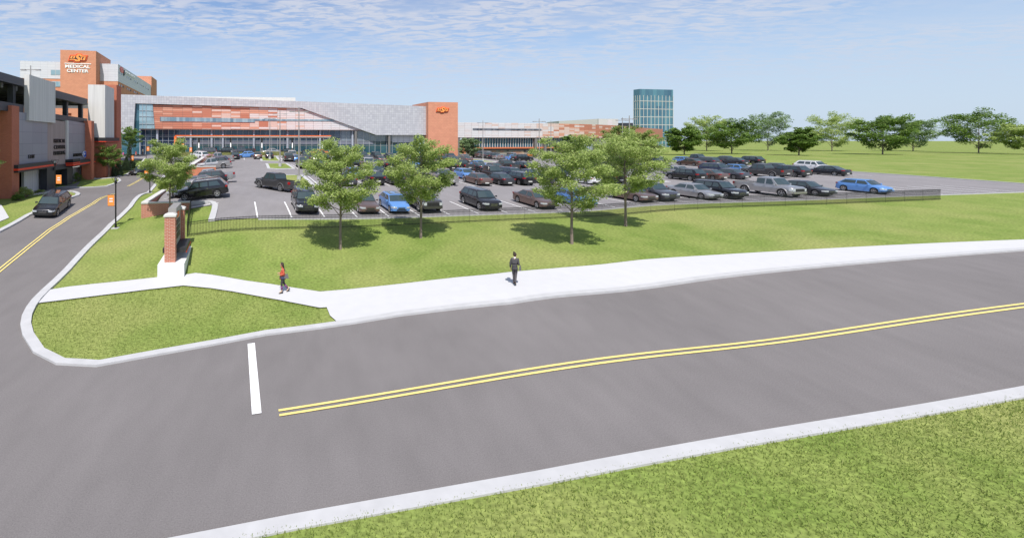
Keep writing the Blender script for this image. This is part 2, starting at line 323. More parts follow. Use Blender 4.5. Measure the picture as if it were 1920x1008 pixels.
def sheet(name, polyxy, off, m, step=2.0, kind='structure', skirt=0):
    """a polygon draped on the ground"""
    bm = bmesh.new(); f = bm.faces.new([bm.verts.new((x, y, 0)) for x, y in polyxy])
    xs = [p[0] for p in polyxy]; ys = [p[1] for p in polyxy]
    def cuts(lo, hi, n):
        c = math.floor(lo/step)*step
        while c < hi:
            bmesh.ops.bisect_plane(bm, geom=bm.verts[:]+bm.edges[:]+bm.faces[:], dist=1e-5, plane_co=Vector(n)*c, plane_no=n); c += step
    cuts(min(xs), max(xs), (1, 0, 0)); cuts(min(ys), max(ys), (0, 1, 0))
    bmesh.ops.triangulate(bm, faces=bm.faces[:])
    z = Tn([(v.co.x, v.co.y) for v in bm.verts])
    for v, q in zip(bm.verts, z): v.co.z = q+off
    if skirt:
        be = [e for e in bm.edges if e.is_boundary]; r = bmesh.ops.extrude_edge_only(bm, edges=be)
        for v in [x for x in r['geom'] if isinstance(x, bmesh.types.BMVert)]: v.co.z -= skirt
    bmesh.ops.recalc_face_normals(bm, faces=bm.faces[:])
    if sum(f.normal.z for f in bm.faces) < 0: bmesh.ops.reverse_faces(bm, faces=bm.faces[:])
    me = bpy.data.meshes.new(name); bm.to_mesh(me); bm.free(); me.materials.append(M[m]); setuv(me)
    o = bpy.data.objects.new(name, me); COL.objects.link(o)
    if kind: o['kind'] = kind
    return o
def dens(path, step):
    out = [path[0]]
    for p, q in zip(path, path[1:]):
        d = math.dist(p, q); n = max(1, int(d/step))
        out += [(p[0]+(q[0]-p[0])*i/n, p[1]+(q[1]-p[1])*i/n) for i in range(1, n+1)]
    return out
def strip_mb(mb, path, w_, h_, off=0, depth=.15, step=1.0, side=0, closed=False):
    """kerb or painted line of width w_ along a path on the ground; side -1/0/1 shifts it sideways"""
    path = dens(path, step); n = len(path); P = []
    for i, p in enumerate(path):
        a, b = path[max(i-1, 0)], path[min(i+1, n-1)]
        if closed: a, b = path[(i-1) % (n-1)], path[(i+1) % (n-1)] if i < n-1 else path[1]
        d = Vector((b[0]-a[0], b[1]-a[1])).normalized(); nn = Vector((-d.y, d.x)); c = Vector(p)+nn*(side*w_/2)
        P.append((c+nn*w_/2, c-nn*w_/2))
    zl = Tn([tuple(q[0]) for q in P]); zr = Tn([tuple(q[1]) for q in P])
    if h_ <= 0:
        vs = []
        for (l, r), a, b in zip(P, zl, zr): vs += [(l.x, l.y, a+off), (r.x, r.y, b+off)]
        mb.add(vs, [(2*i, 2*i+1, 2*i+3, 2*i+2) for i in range(n-1)])
    else:
        vs = []; fs = []
        for (l, r), a, b in zip(P, zl, zr):
            t = max(a, b)+h_
            vs += [(l.x, l.y, a-depth), (l.x, l.y, t), (r.x, r.y, t), (r.x, r.y, b-depth)]
        for i in range(n-1):
            j = 4*i; fs += [(j, j+1, j+5, j+4), (j+1, j+2, j+6, j+5), (j+2, j+3, j+7, j+6)]
        fs += [(0, 3, 2, 1), (4*n-4, 4*n-3, 4*n-2, 4*n-1)]
        mb.add(vs, fs)
    return mb
def text_mesh(body, size, m, name, parent, o, right, up=(0, 0, 1), depth=.06, sx=1.0, bold=.012, align='CENTER', spacing=1.0):
    cu = bpy.data.curves.new('t', 'FONT'); cu.body = body; cu.size = size; cu.extrude = depth/2; cu.offset = bold*size; cu.align_x = align; cu.align_y = 'CENTER'; cu.space_line = spacing; cu.resolution_u = 3
    t = bpy.data.objects.new('t', cu); COL.objects.link(t)
    me = bpy.data.meshes.new_from_object(t.evaluated_get(bpy.context.evaluated_depsgraph_get())); bpy.data.objects.remove(t)
    r = Vector(right).normalized(); u_ = Vector(up).normalized(); n = r.cross(u_)
    mt = Matrix((r*sx, u_, n)).transposed().to_4x4(); mt.translation = Vector(o)-origin(parent)
    me.transform(mt); me.materials.clear(); me.materials.append(M[m]); me.name = name
    ob = bpy.data.objects.new(name, me); COL.objects.link(ob); ob.parent = parent; return ob
# ================= GROUND =================
def axis(lo, hi, step, far, g=1.35):
    m = list(np.arange(lo, hi+.01, step)); a = []; d = step
    while m[0]-sum(a, 0) > -far: a.append(d); d *= g
    L = []; p = m[0]
    for q in a: p -= q; L.append(p)
    R = []; p = m[-1]
    for q in a: p += q; R.append(p)
    return L[::-1]+m+R
gx, gy = axis(-60, 80, 1.6, 3000), axis(0, 150, 1.6, 3000)
XX, YY = np.meshgrid(gx, gy); ZZ = Tn(np.c_[XX.ravel(), YY.ravel()])
def inside(px, py, poly):
    r = np.zeros(len(px), bool); n = len(poly)
    for i in range(n):
        x0, y0 = poly[i]; x1, y1 = poly[(i+1) % n]
        if y0 == y1: continue
        c = ((y0 > py) != (y1 > py)) & (px < (x1-x0)*(py-y0)/(y1-y0)+x0); r ^= c
    return r
def sink(poly):
    m = inside(XX.ravel(), YY.ravel(), poly).reshape(XX.shape); q = m.copy()
    for dj, di in ((1, 0), (-1, 0), (0, 1), (0, -1), (1, 1), (-1, -1), (1, -1), (-1, 1)): q &= np.roll(np.roll(m, dj, 0), di, 1)
    return q.ravel()
P = lambda L: [gp(u, v) for u, v in L]
# street and the road across the foreground: one asphalt sheet
R_edge = P([(41,595),(49,579),(60,564),(77,547),(97,529),(120,507),(187,440),(202.5,424),(240,390),(289,347),(320,322),(341,306),(358,296)])
corner = P([(300,668),(180,690),(105,686),(62,664),(42,632),(38,612)])
near_edge = P([(1200,545),(960,572),(750,595),(500,631)])
d_ = Vector(near_edge[0])-Vector(near_edge[2]); d_.normalize()
ext = Vector(near_edge[0])+d_*70
k_near = [tuple(ext)]+near_edge+corner+R_edge
L_edge = P([(275,298),(268,306),(262,315),(251,322),(240,327.5),(222,332.5),(205,335),(187,336),(167,337),(153,338)])
drive = P([(111,352),(88,352.5),(60,351),(60,360.5),(80,361),(106,360),(130,359.3)])
tip = P([(141,360.4),(148,362.5),(151,365),(148,368),(135.6,372),(110,380)])+P([(56,406),(22,426),(0,437.5)])
Lfar = [(-34, 30), (-60, 17), (-60, 1), (100, 1), (110, 8)]
road_poly = k_near+L_edge+[gp(140,345)]+drive+tip+Lfar
sheet('road', road_poly, .045, 'road', 1.6)
# parking lot and the drive behind it
lot = P([(403,414),(407,398),(409,386),(404,380.5),(395,378.5)])+[gw(-2.3, 42.6), gw(-7.6, 42.9), gw(-7.9, 60), gw(-8.2, 92), gw(-12, 101), gp(358,295.8), gp(341,303), gp(300,297), gp(262,300), gp(235,302), gp(200,304)]
hall_a = 119.2
lot += [gw(-50, 112), gw(-50, 116.8), gw(36, 116.8), (k(870)*134, 134), (k(940)*137, 137), (k(1020)*142, 142), (k(1100)*149, 149), (k(1160)*160, 160), (k(1200)*170, 170), gw(99, 122), gw(99, 108), gw(99, 36.8), gw(21, 36.8)]
sheet('parking_lot', lot, .05, 'asphalt', 1.6)
ZZ = ZZ-.3*(sink(road_poly) | sink(lot)).astype(float)
mb = MB(); mb.v = list(zip(XX.ravel().tolist(), YY.ravel().tolist(), ZZ.tolist())); nx = len(gx)
mb.f = [(j*nx+i, j*nx+i+1, (j+1)*nx+i+1, (j+1)*nx+i) for j in range(len(gy)-1) for i in range(nx-1)]; mb.m = [0]*len(mb.f)
g = obj('ground', mb, 'grass', smooth=True, fix=False); g['kind'] = 'structure'


sheet('pavement', [gw(-52, 116.9), gw(-52, 121), gw(30, 122), gw(30, 117)], .10, 'concrete', 4)

# pavements in front
top = [(94,544.7),(130,539),(175,534),(298,521),(347,516.5),(367,513.4),(395,516.5),(422,521),(462,528),(506,534),(600,548.6),(760,533),(912,517),(1060,503),(1200,489)]
bot = [(619,594),(612.5,578),(600,579),(531,565.6),(437.5,548.5),(395,542),(344,537),(281,544),(187.5,555.6),(71,570)]
tx = P(top); e2 = Vector(tx[-1])-Vector(tx[-5]); e2.normalize(); tx.append(tuple(Vector(tx[-1])+e2*65))
walk = tx+[(ext.x-.2, ext.y+.45)]
off = [tuple(Vector(p)+Vector((0, .12))) for p in near_edge[:3]]
low = P([(640, 612)])
walk += off+low+P(bot)
sheet('sidewalk', walk, .07, 'concrete', 1.5)
def kerb(name, path, w_=.32, h_=.14, side=1, closed=False, dep=.25):
    o = obj(name, strip_mb(MB(), path, w_, h_, depth=dep, step=.8, side=side, closed=closed), 'kerb', smooth=None); o['kind'] = 'structure'; return o
kerb('kerb', k_near, .42, .12, side=-1)
kerb('kerb', L_edge, .45, .14, side=-1)
kerb('kerb', tip[:-3][0:0]+P([(60,361.5),(80,361.3),(106,360.5),(130,359.3),(141,360.4),(148,362.5),(151,365),(148,368),(135.6,372),(110,380),(56,406),(22,426),(0,437.5)])+[(-34, 30), (-60, 17)], .45, .14, side=-1)
isl = P([(111,352),(88,352.5),(75,352)]); tipi = P([(153,338),(187,336.8),(215,334.6),(222,335.5),(225,340.5),(218,344),(200,350),(175,352),(143,352.6),(111,352)])
kerb('kerb', tipi, .4, .14, side=0, closed=True)
sheet('grass_island', tipi[:-1], .12, 'grass', 2)
kerb('kerb', P([(403,414),(407,398),(409,386),(404,380.5),(395,378.5),(356,380.5)]), .5, .14, side=1)
kerb('kerb', P([(358,295.8),(348,301.5),(341,306)]), .4, .14, side=1)
kerb('kerb', [gw(1.0+.7, 36.75)]+[gw(b, 36.75) for b in range(4, 90, 4)], .2, .05, side=-1)
# far left white path against the garage, and the bit of pavement at the left edge
sheet('path', P([(177,331.5),(190,326),(210,318.5),(226,309),(228,311.5),(212,320.8),(192,328.6),(177,334.5)]), .06, 'concrete', 2)
sheet('path', P([(0,384),(3,386),(17,409),(0,416),(-60,440),(-60,384)]), .06, 'concrete', 2)
# lot islands
def island(pts, name='grass_island'):
    pts = [gw(*p) for p in pts]; kerb('kerb', pts+[pts[0]], .5, .16, side=0, closed=True); return sheet(name, pts, .15, 'grass', 2)
def trap(b0, b1, a0, a1, cut=1.2): return [(b0, a0+cut), (b0+cut, a0), (b1, a0), (b1, a1-cut*.4), (b1-cut, a1), (b0+cut*.3, a1)]
for q in [(5.4, 9.2, 53.5, 65), (5.2, 9.2, 74, 86), (5.2, 9.2, 95.5, 107), (55, 58.5, 53.5, 65), (55, 58.5, 74, 86), (55, 58.5, 95.5, 108)]:
    island(trap(*q))
kerb('kerb', [gw(b, 107.4) for b in range(-8, 60, 4)], 1.2, .13)
kerb('kerb', [gw(b, 111.0) for b in range(-14, 26, 3)], .4, .13)
kerb('kerb', [gw(-14, 111), gw(-14, 109), gw(-11, 107.6), gw(-8, 107.3)], .4, .13)
# painted stall lines and centre lines
st = MB()
def seg(b0, a0, b1, a1, w_=.12): strip_mb(st, [gw(b0, a0), gw(b1, a1)], w_, 0, .075, step=1.0)
for i in range(0, 32): seg(1.67+2.74*i, 36.95, 1.67+2.74*i, 42.5)
for rb in (52.6, 73.6, 95.4):
    for i in range(0, 17): seg(9.9+2.74*i, rb, 9.9+2.74*i, rb+10.8)
    seg(9.9, rb+5.4, 54.0, rb+5.4)
for i in range(0, 7): seg(-7.2, 42.9+2.74*i, -1.6, 42.9+2.74*i)
for i in range(0, 9): seg(-7.2, 75.2+2.74*i, -1.6, 75.2+2.74*i)
for i in range(0, 12): seg(-1+2.74*i*1, 101.2, -1+2.74*i, 106.6) if i < 3 or i > 3 else None
for i in range(0, 9): seg(63.5, 97.5+2.74*i, 69, 97.5+2.74*i)
for rb in (52.6, 73.6):
    for i in range(0, 11): seg(66+2.74*i, rb, 66+2.74*i, rb+10.8)
kerb('kerb', [gw(99.5, a_) for a_ in range(37, 113, 4)], .4, .13)
o = obj('stall_lines', st, 'white', fix=False); o['kind'] = 'structure'
yl = MB()
def cl(uv):
    c = P(uv)
    for s in (-1, 1): strip_mb(yl, c, .11, 0, .075, step=.6, side=s*2.3)
cl([(-20,524),(3,505.5),(30,483.5),(60,459),(93,432.5),(130,408),(175,382.5),(214,364.6)])
cl([(240,350),(252,344),(262,338),(275,330)])
off_ = Vector((-d_.y, d_.x))
if off_.y > 0: off_ = -off_
nl = [tuple(Vector(p)+off_*5.6) for p in (ext, near_edge[-1])]
for s in (-1, 1): strip_mb(yl, nl, .11, 0, .075, step=.8, side=s*2.3)
bar = MB(); q0 = Vector(nl[1]); q0 = Vector(nl[-1]); strip_mb(bar, [tuple(q0+Vector((-.7, 0))), tuple(q0+Vector((-.7, 0))-off_*4.9)], .30, 0, .075, step=.8); o = obj('stop_bar', bar, 'white', fix=False); o['kind'] = 'structure'
W2 = [tuple(Vector(p)+off_*9.6) for p in (ext, near_edge[0], near_edge[2], near_edge[-1])]; W2 += [tuple(Vector(W2[-1])+Vector((-d_.x, -d_.y))*16)]
kerb('kerb', W2[::-1], .42, .14, side=-1)
W3 = [tuple(Vector(p)+off_*.3) for p in W2]; W4 = [tuple(Vector(p)+off_*2.1) for p in W2]
verge = W3+[(W3[-1][0]-2, -6), (W3[0][0], -6)]; sheet('grass_verge', verge, .10, 'grass', 2)
o = obj('centre_lines', yl, 'yellow', fix=False); o['kind'] = 'structure'

# ================= PARKING GARAGE =================
BG = -23.56
def Tg(b, a): return T(*gw(b, a))
gx0, gy0 = gw(BG-8, 62)
gar = thing('parking_garage', (gx0, gy0, T(gx0, gy0)), 'brick and grey panel parking garage with black and red canopies, left of the street', 'parking garage')
def onb(mbx, b, thick, px, mi=0, out=0):
    """outline traced on a wall square to the grid at across-position b (faces +b)"""
    pts = []
    for u, v in px:
        Y = Y_on_b(u, b+out); a = a_on_b(u, b+out); x, y = gw(b+out, a); pts.append((x, y, zv(v, Y)))
    return mbx.prism(pts, Vector((-C_*thick, -S_*thick, 0)), mi)
def on_a(mbx, a, thick, px, mi=0, out=0):
    """outline traced on a wall facing the viewer at depth a"""
    pts = []
    for u, v in px:
        Y = Y_on_a(u, a-out); b = b_on_a(u, a-out); x, y = gw(b, a-out); pts.append((x, y, zv(v, Y)))
    return mbx.prism(pts, Vector((-S_*thick, C_*thick, 0)), mi)
A = lambda u, b=BG: a_on_b(u, b)
def Zb(u, v, b=BG): return zv(v, Y_on_b(u, b))
base = 1.2
# near brick pier (front face runs off the picture to the left)
zt = Zb(22, 197.6)
obj('brick_pier', MB().gbox(BG-9, BG, A(22), A(36), base, zt), 'brick_red', gar)
# grey panel bays, ribbed middle bay
obj('grey_panel', onb(MB(), BG, .4, [(36, 210), (89, 219), (89, 304), (36, 309)], out=-.25), 'panel_g', gar)
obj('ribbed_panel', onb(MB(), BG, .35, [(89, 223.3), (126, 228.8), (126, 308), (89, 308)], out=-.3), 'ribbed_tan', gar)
obj('grey_panel', onb(MB(), BG, .7, [(129, 226), (165, 232), (165, 299), (129, 303)], out=-.05), 'panel_g', gar)
obj('lit_edge_strip', onb(MB(), BG, .8, [(126.4, 225.6), (129, 226.2), (129, 304), (126.4, 304)], out=-.06), 'corr', gar)  # pale strip: sunlight on the panel's left edge, put into the colour
# second brick pier
a2 = A(171.5, BG+.9)
obj('brick_pier', MB().gbox(b_on_a(157, a2), BG+.9, a2, A(176.5, BG+.9), base, Zb(171.5, 226.5, BG+.9)), 'brick_red', gar)
low = MB(); low.gbox(b_on_a(153, a2-.1), BG+.95, a2-.1, a2+.02, base, Zb(171.5, 304, BG+.9)); obj('brick_pier_base', low, 'brick_red', gar)
# parapets, floor beams, decks
zt0 = Zb(0, 130); dk = MB()
dk.gbox(BG-1.0, BG-.3, A(-90), A(51), Zb(51, 162.6), Zb(51, 148)); zA, zB = Zb(51, 162.6), Zb(51, 148)
obj('parapet', dk, 'metal_dk', gar)
dk = MB().gbox(BG-1.0, BG-.3, A(104), A(168), Zb(168, 197.5), Zb(168, 187)+.1); obj('parapet', dk, 'metal_dk', gar)
dk = MB().gbox(BG-1.05, BG-.35, A(-90), A(51), Zb(51, 212), Zb(51, 197)); obj('floor_beam', dk, 'metal_dk', gar)
dk = MB().gbox(BG-1.05, BG-.35, A(104), A(168), Zb(168, 231), Zb(168, 222.6)); obj('floor_beam', dk, 'metal_dk', gar)
zd1, zd2 = Zb(168, 226), zA+.35
dk = MB().gbox(BG-34, BG-1.1, A(-90), A(176), zd1-.3, zd1).gbox(BG-34, BG-1.1, A(-90), A(176), zd2-.2, zd2)
for i in range(14):
    a_ = A(-80)+i*3.3; dk.gbox(BG-30, BG-1.1, a_, a_+.4, zd2-.85, zd2-.22).gbox(BG-30, BG-1.1, a_, a_+.4, zd1-.85, zd1-.32)
obj('deck', dk, 'slab', gar)
obj('added_shade_wall', MB().gbox(BG-14, BG-13.8, A(-90), A(176), base, zA), 'void', gar)  # added wall: its black colour darkens the garage interior in place of shade
for u in (-30, 43, 139, 166): a_ = A(u); obj('column', MB().gbox(BG-1.6, BG-1.0, a_, a_+.6, base, zB-.2), 'metal_dk', gar)
obj('far_wall', MB().gbox(BG-34.5, BG-34, A(-90), A(176), base, zB), 'metal_dk', gar)
# ribbed towers
def tower(u0, u1, u2, bb, vt, vb, m='corr', name='stair_tower', v1=None):
    a_ = a_on_b(u1, bb); b0 = b_on_a(u0, a_); t = MB()
    t.gbox(b0, bb, a_, a_on_b(u2, bb), zv(vb, Y_on_b(u1, bb)), zv(vt, Y_on_b(u1, bb)))
    return obj(name, t, m, gar)
tower(45, 55, 104, BG+.05, 140, 226)
BT = b_on_a(197, A(176.5))                                # tower 2 stands proud
tower(165, 197, 214, BT, 159.3, 258.6)
ab = a_on_b(214.6, BT-.25)
x_ = MB().gbox(BT-4, BT+.12, ab, a_on_b(227, BT+.12), base, zv(158, Y_on_b(214.6, BT)))
obj('brick_core', x_, 'brick_red', gar)
obj('brick_base', MB().gbox(b_on_a(176.6, A(176.5)-.2), BT+.1, A(176.5)-.2, ab-.01, base, zv(259.2, Y_on_b(197, BT))), 'brick_red', gar)
# canopies (charcoal, red line near the lower edge)
def canopy(b0, b1, a0, a1, z0, z1, zr0, zr1):
    c = obj('canopy', MB().gbox(b0, b1, a0, a1, z0, z1), 'metal_char', gar)
    obj('red_stripe', MB().gbox(b0-.02, b1+.03, a0-.03, a1+.03, zr0, zr1), 'red', c)
b1 = BG+.42
canopy(BG-.2, b1, a_on_b(34, b1), a_on_b(105, b1), Zb(105, 313.3, b1), Zb(105, 301.5, b1), Zb(105, 309.8, b1)-.03, Zb(105, 309.8, b1)+.19)
canopy(BG-.2, b1+.3, a_on_b(137, b1+.3), a_on_b(178.5, b1+.3), Zb(178, 306, b1), Zb(178, 296.5, b1), Zb(178, 303.8, b1)-.02, Zb(178, 303.8, b1)+.22)
c = obj('canopy', on_a(MB(), a_on_b(137, b1+.3), 3, [(117, 299.5), (137, 298.5), (137, 308.8), (117, 309.3)]), 'metal_char', gar)
obj('red_stripe', on_a(MB(), a_on_b(137, b1+.3), 3, [(117, 305.6), (137, 305), (137, 307), (117, 307.5)], out=.03), 'red', c)
b3 = BT+.35; a3 = A(176.5)-.7
canopy(b_on_a(176.5, a3), b3, a3, a_on_b(224, b3), zv(267, Y_on_b(201, b3)), zv(258, Y_on_b(201, b3)), zv(266.2, Y_on_b(201, b3)), zv(264.9, Y_on_b(201, b3)))
# entrances below the canopies
obj('door_bay', onb(MB(), BG, .3, [(45, 318), (78, 314), (78, 362), (45, 366)], out=-1.5), 'corr', gar)
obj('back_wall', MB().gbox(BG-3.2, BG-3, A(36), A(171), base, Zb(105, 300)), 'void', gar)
lin = MB(); onb(lin, BG, .8, [(126, 309), (136, 308), (136, 350), (126, 352)], out=-.4); obj('wall_panel', lin, 'metal_dk', gar); lin = MB(); onb(lin, BG, .8, [(88, 312), (104, 311), (104, 356), (88, 360)], out=-.5)
obj('wall_panel', lin, 'metal_dk', gar)
obj('doorway', onb(MB(), BG, .1, [(137, 309), (153, 307), (153, 348), (137, 350)], out=-1.2), 'panel_g', gar)
obj('fascia', onb(MB(), BG, .9, [(104, 309), (126, 307), (126, 316), (104, 319)], out=-.2), 'metal_dk', gar)
obj('light_fixture', onb(MB(), BG, .2, [(137.8, 312.3), (149, 310.6), (149, 311.8), (137.8, 313.5)], out=-.6), 'lamp_on', gar)
obj('orange_panel', onb(MB(), BG, .1, [(117, 211.5), (134, 212.3), (134, 217.5), (121, 215)], out=-3.6), 'orange', gar)
# lettering
RB = Vector((-S_, C_, 0))                                   # reading direction on walls facing +b
def wtext(txt, u, v, hpx, wpx, b, m, name, parent, bold=.012, depth=.08, chars_w=None):
    Y = Y_on_b(u, b); a = a_on_b(u, b); x, y = gw(b, a); h = hpx/F*Y
    wm_ = (a_on_b(u+wpx/2, b)-a_on_b(u-wpx/2, b))
    t = text_mesh(txt, 1.0, m, name, parent, (x, y, zv(v, Y)), RB, depth=depth, bold=bold)
    xs = [q.co for q in t.data.vertices]; c = Vector((x, y, zv(v, Y)))-origin(parent)
    hw = max(abs((q-c).dot(RB)) for q in xs); hh = max(abs((q-c).z) for q in xs); n = Vector((C_, S_, 0))
    for q in t.data.vertices:
        d = q.co-c; q.co = c+RB*(d.dot(RB)*wm_/2/hw)+Vector((0, 0, d.z*h/2/hh))+n*d.dot(n)
    return t
for t, v in (('MEDICAL', 264.5), ('CENTER', 276), ('PARKING', 287)): wtext(t, 112, v, 8, 21.5, BG-.24, 'black', 'lettering', gar, .015)
wtext('EXIT', 59.5, 293.8, 7.6, 12, BG-.2, 'black', 'lettering', gar, .015)
wtext('ENTRANCE', 147, 290.3, 6.3, 18, BG+.02, 'black', 'lettering', gar, .015)
Y = Y_on_b(158.2, BG); a = a_on_b(158.2, BG); x, y = gw(BG+.1, a)
dsc = MB()
for i, (rr, mi) in enumerate(((.86, 0), (.72, 1))):
    pts = [tuple(Vector((x, y, zv(289.3, Y)))+Vector((C_, S_, 0))*(.03*i)+RB*rr*1.25*math.cos(t)+Vector((0, 0, rr*.62*math.sin(t)))) for t in [2*math.pi*j/24 for j in range(24)]]
    dsc.prism(pts, Vector((-C_*.08, -S_*.08, 0)), mi)
obj('parking_sign', dsc, ['white', mat('sign_blue', (.02, .10, .55), .5)], gar)
wtext('P', 158.2, 289.3, 5, 2.6, BG+.15, 'white', 'lettering', gar, .03)

# ================= MEDICAL TOWER (far left) =================
ax = 165.0
def fa(u, v, a): Y = Y_on_a(u, a); return b_on_a(u, a), zv(v, Y)
a_t = wg(*(k(113)*165, 165))[1]
bx, by = gw(b_on_a(150, a_t), a_t+10)
med = thing('medical_tower', (bx, by, T(bx, by)), 'tall orange brick and white hospital building with emblem, behind the garage', 'hospital building')
b0, zt = fa(113, 93.6, a_t); b1_, _ = fa(180, 96, a_t)
obj('brick_shaft', MB().gbox(b0, b1_, a_t, a_on_b(207.5, b1_), 1, zt), 'brick_big', med)
aw = a_t+3
bl, zl = fa(37.5, 114.3, aw); _, zo = fa(100, 147.6, aw)
obj('white_wing', MB().gbox(bl, b0+2, aw, aw+30, zo, zl), 'wpanel', med)
obj('brick_wing', MB().gbox(bl+.1, b0+2, aw+.1, aw+29, 1, zo), 'brick_big', med)
def win_a(u0, u1, v0, v1, a, parent, n=2, m='glass_lt', dp=.15):
    w_ = obj('window', on_a(MB(), a, .2, [(u0, v0), (u1, v0), (u1, v1), (u0, v1)], out=.06), 'mull', parent)
    for i in range(n):
        p, q = u0+(u1-u0)*i/n+.7, u0+(u1-u0)*(i+1)/n-.5
        obj('pane', on_a(MB(), a, .2, [(p, v0+.6), (q, v0+.6), (q, v1-.6), (p, v1-.6)], out=.09), m, w_)
win_a(95, 113.5, 131, 141, aw, med); win_a(95, 113.5, 152.8, 163, aw, med)
ar = a_t+5; bs, zr = fa(221.3, 120.3, ar); bl2, zro = fa(184, 151.8, ar)
aend = a_on_b(283, bs)
obj('white_wing', MB().gbox(bl2-4, bs, ar, aend, zro, zr), 'wpanel', med)
obj('brick_wing', MB().gbox(bl2-4, bs-.06, ar+.06, aend, 1, zro), 'brick_big', med)
bf, zf = fa(284, 143.2, aend); bf0, _ = fa(252, 142.5, aend)
obj('brick_shaft', MB().gbox(bf0, bf, aend+.01, a_on_b(294, bf), 1, zf), 'brick_big', med)
for row, (v0, v1) in enumerate(((134, 137.5), (157, 160.5))):
    zz0, zz1 = zv(v1, Y_on_b(222, bs)), zv(v0, Y_on_b(222, bs)); n = 20
    for i in range(n):
        if i % 4 == 3: continue
        a_ = ar+1.2+(aend-ar-3)*i/n
        obj('window', MB().gbox(bs-.1, bs+.05, a_, a_+1.4, zz0, zz1), 'glass_dk' if i % 4 < 2 else 'metal_dk', med)
# emblem: layered plates traced from the sign
def emblem(u0, v0, sc_, a, parent, name='emblem'):
    """(u0,v0): picture position of the sign's middle; sc_: picture px per drawing unit"""
    def lay(poly, out, mi, e): return on_a(e, a, .12, [(u0+(x-662)*sc_, v0+(y-348)*sc_) for x, y in poly], mi, out)
    e = MB()
    outer = [(398,232),(575,232),(618,188),(772,188),(820,238),(1003,250),(945,430),(900,462),(752,462),(700,505),(548,505),(490,448),(312,448),(372,262)]
    lay(outer, .20, 0, e)
    cxm, cym = 660, 347
    lay([(cxm+(x-cxm)*.955, cym+(y-cym)*.90) for x, y in outer], .26, 1, e)
    lay([(400,262),(960,275),(915,430),(755,432),(690,470),(560,470),(505,415),(345,415)], .31, 2, e)
    O1 = [(420,265),(575,265),(540,360),(388,360)]; lay(O1, .36, 3, e); lay([(478,280),(515,285),(490,342),(455,340)], .40, 2, e)
    lay([(372,385),(600,385),(600,410),(362,410)], .36, 3, e)
    S = [(650,215),(755,215),(790,262),(955,275),(945,300),(742,292),(715,255),(690,258),(672,290),(745,345),(745,390),(712,455),(575,460),(535,412),(540,385),(610,388),(622,415),(650,412),(655,375),(600,330),(598,270)]
    lay(S, .38, 3, e)
    lay([(768,310),(815,310),(790,400),(825,402),(862,318),(930,318),(895,418),(748,410)], .36, 3, e)
    return obj(name, e, ['orange', 'red', 'metal_char', mat('emblem_light_orange', (.95, .33, .08), .5)], parent)
emblem(146.3, 109.4, 1/18.33, a_t, med)
def atext(txt, u, v, hpx, wpx, a, m, parent, bold=.03, depth=.1):
    Y = Y_on_a(u, a); b = b_on_a(u, a); x, y = gw(b, a); RA = Vector((C_, S_, 0)); h = hpx/F*Y
    wm_ = b_on_a(u+wpx/2, a)-b_on_a(u-wpx/2, a); c0 = Vector((x, y, zv(v, Y)))
    t = text_mesh(txt, 1.0, m, 'lettering', parent, c0, RA, depth=depth, bold=bold); c = c0-origin(parent); n = Vector((S_, -C_, 0))
    xs = [q.co for q in t.data.vertices]; hw = max(abs((q-c).dot(RA)) for q in xs); hh = max(abs((q-c).z) for q in xs)
    for q in t.data.vertices:
        d = q.co-c; q.co = c+RA*(d.dot(RA)*wm_/2/hw)+Vector((0, 0, d.z*h/2/hh))+n*d.dot(n)
    return t
M['plinth'] = mat('white_stone', (.70, .70, .71), .8, noise=(2, .05))
M['sign_white'] = mat('sign_white', (.85, .85, .86), .5)
atext('MEDICAL', 145.4, 125.3, 6.8, 47.5, a_t-.12, 'sign_white', med, .026); atext('CENTER', 145.4, 133.4, 6.6, 41.5, a_t-.12, 'sign_white', med, .026)
obj('sign_rule', on_a(MB(), a_t, .12, [(120.9, 118.2), (170.7, 119.6), (170.7, 120.9), (120.9, 119.5)], out=.15), 'sign_white', med)
# side sign: red rose badge and white words
Yr = Y_on_b(228.5, bs); ar_ = a_on_b(228.3, bs); xr, yr = gw(bs+.12, ar_); rose = MB()
for i, (rr, mi) in enumerate(((1.55, 0), (1.0, 1), (.45, 0))):
    pts = [tuple(Vector((xr, yr, zv(131.6, Yr)))+Vector((C_, S_, 0))*(.05*i)+RB*rr*2.0*math.cos(t)*(1+.09*math.cos(6*t))+Vector((0, 0, rr*.72*math.sin(t)*(1+.09*math.cos(6*t))))) for t in [2*math.pi*j/36 for j in range(36)]]
    rose.prism(pts, Vector((-C_*.1, -S_*.1, 0)), mi)
obj('rose_badge', rose, [mat('badge_red', (.72, .10, .09), .5), mat('badge_pale_red', (.80, .30, .27), .5)], med)
t = wtext('MEDICAL CENTER', 244.2, 141.3, 5.6, 20, bs+.2, 'sign_white', 'lettering', med, .012)
obj('sign_plate', MB().gbox(bs, bs+.3, a_on_b(231.3, bs), a_on_b(233, bs), zv(139, Yr), zv(129.5, Yr)), 'metal_dk', med)

# ================= MAIN HALL =================
a_h = 121.0
hx, hy = gw(0, a_h+10)
hall = thing('hospital_hall', (hx, hy, T(hx, hy)), 'long hospital hall with silver shingles and orange-to-white panels above glass', 'hospital building')
def HB(u, a=a_h): return b_on_a(u, a)
def HZ(u, v, a=a_h): return zv(v, Y_on_a(u, a))
zg = 4.0
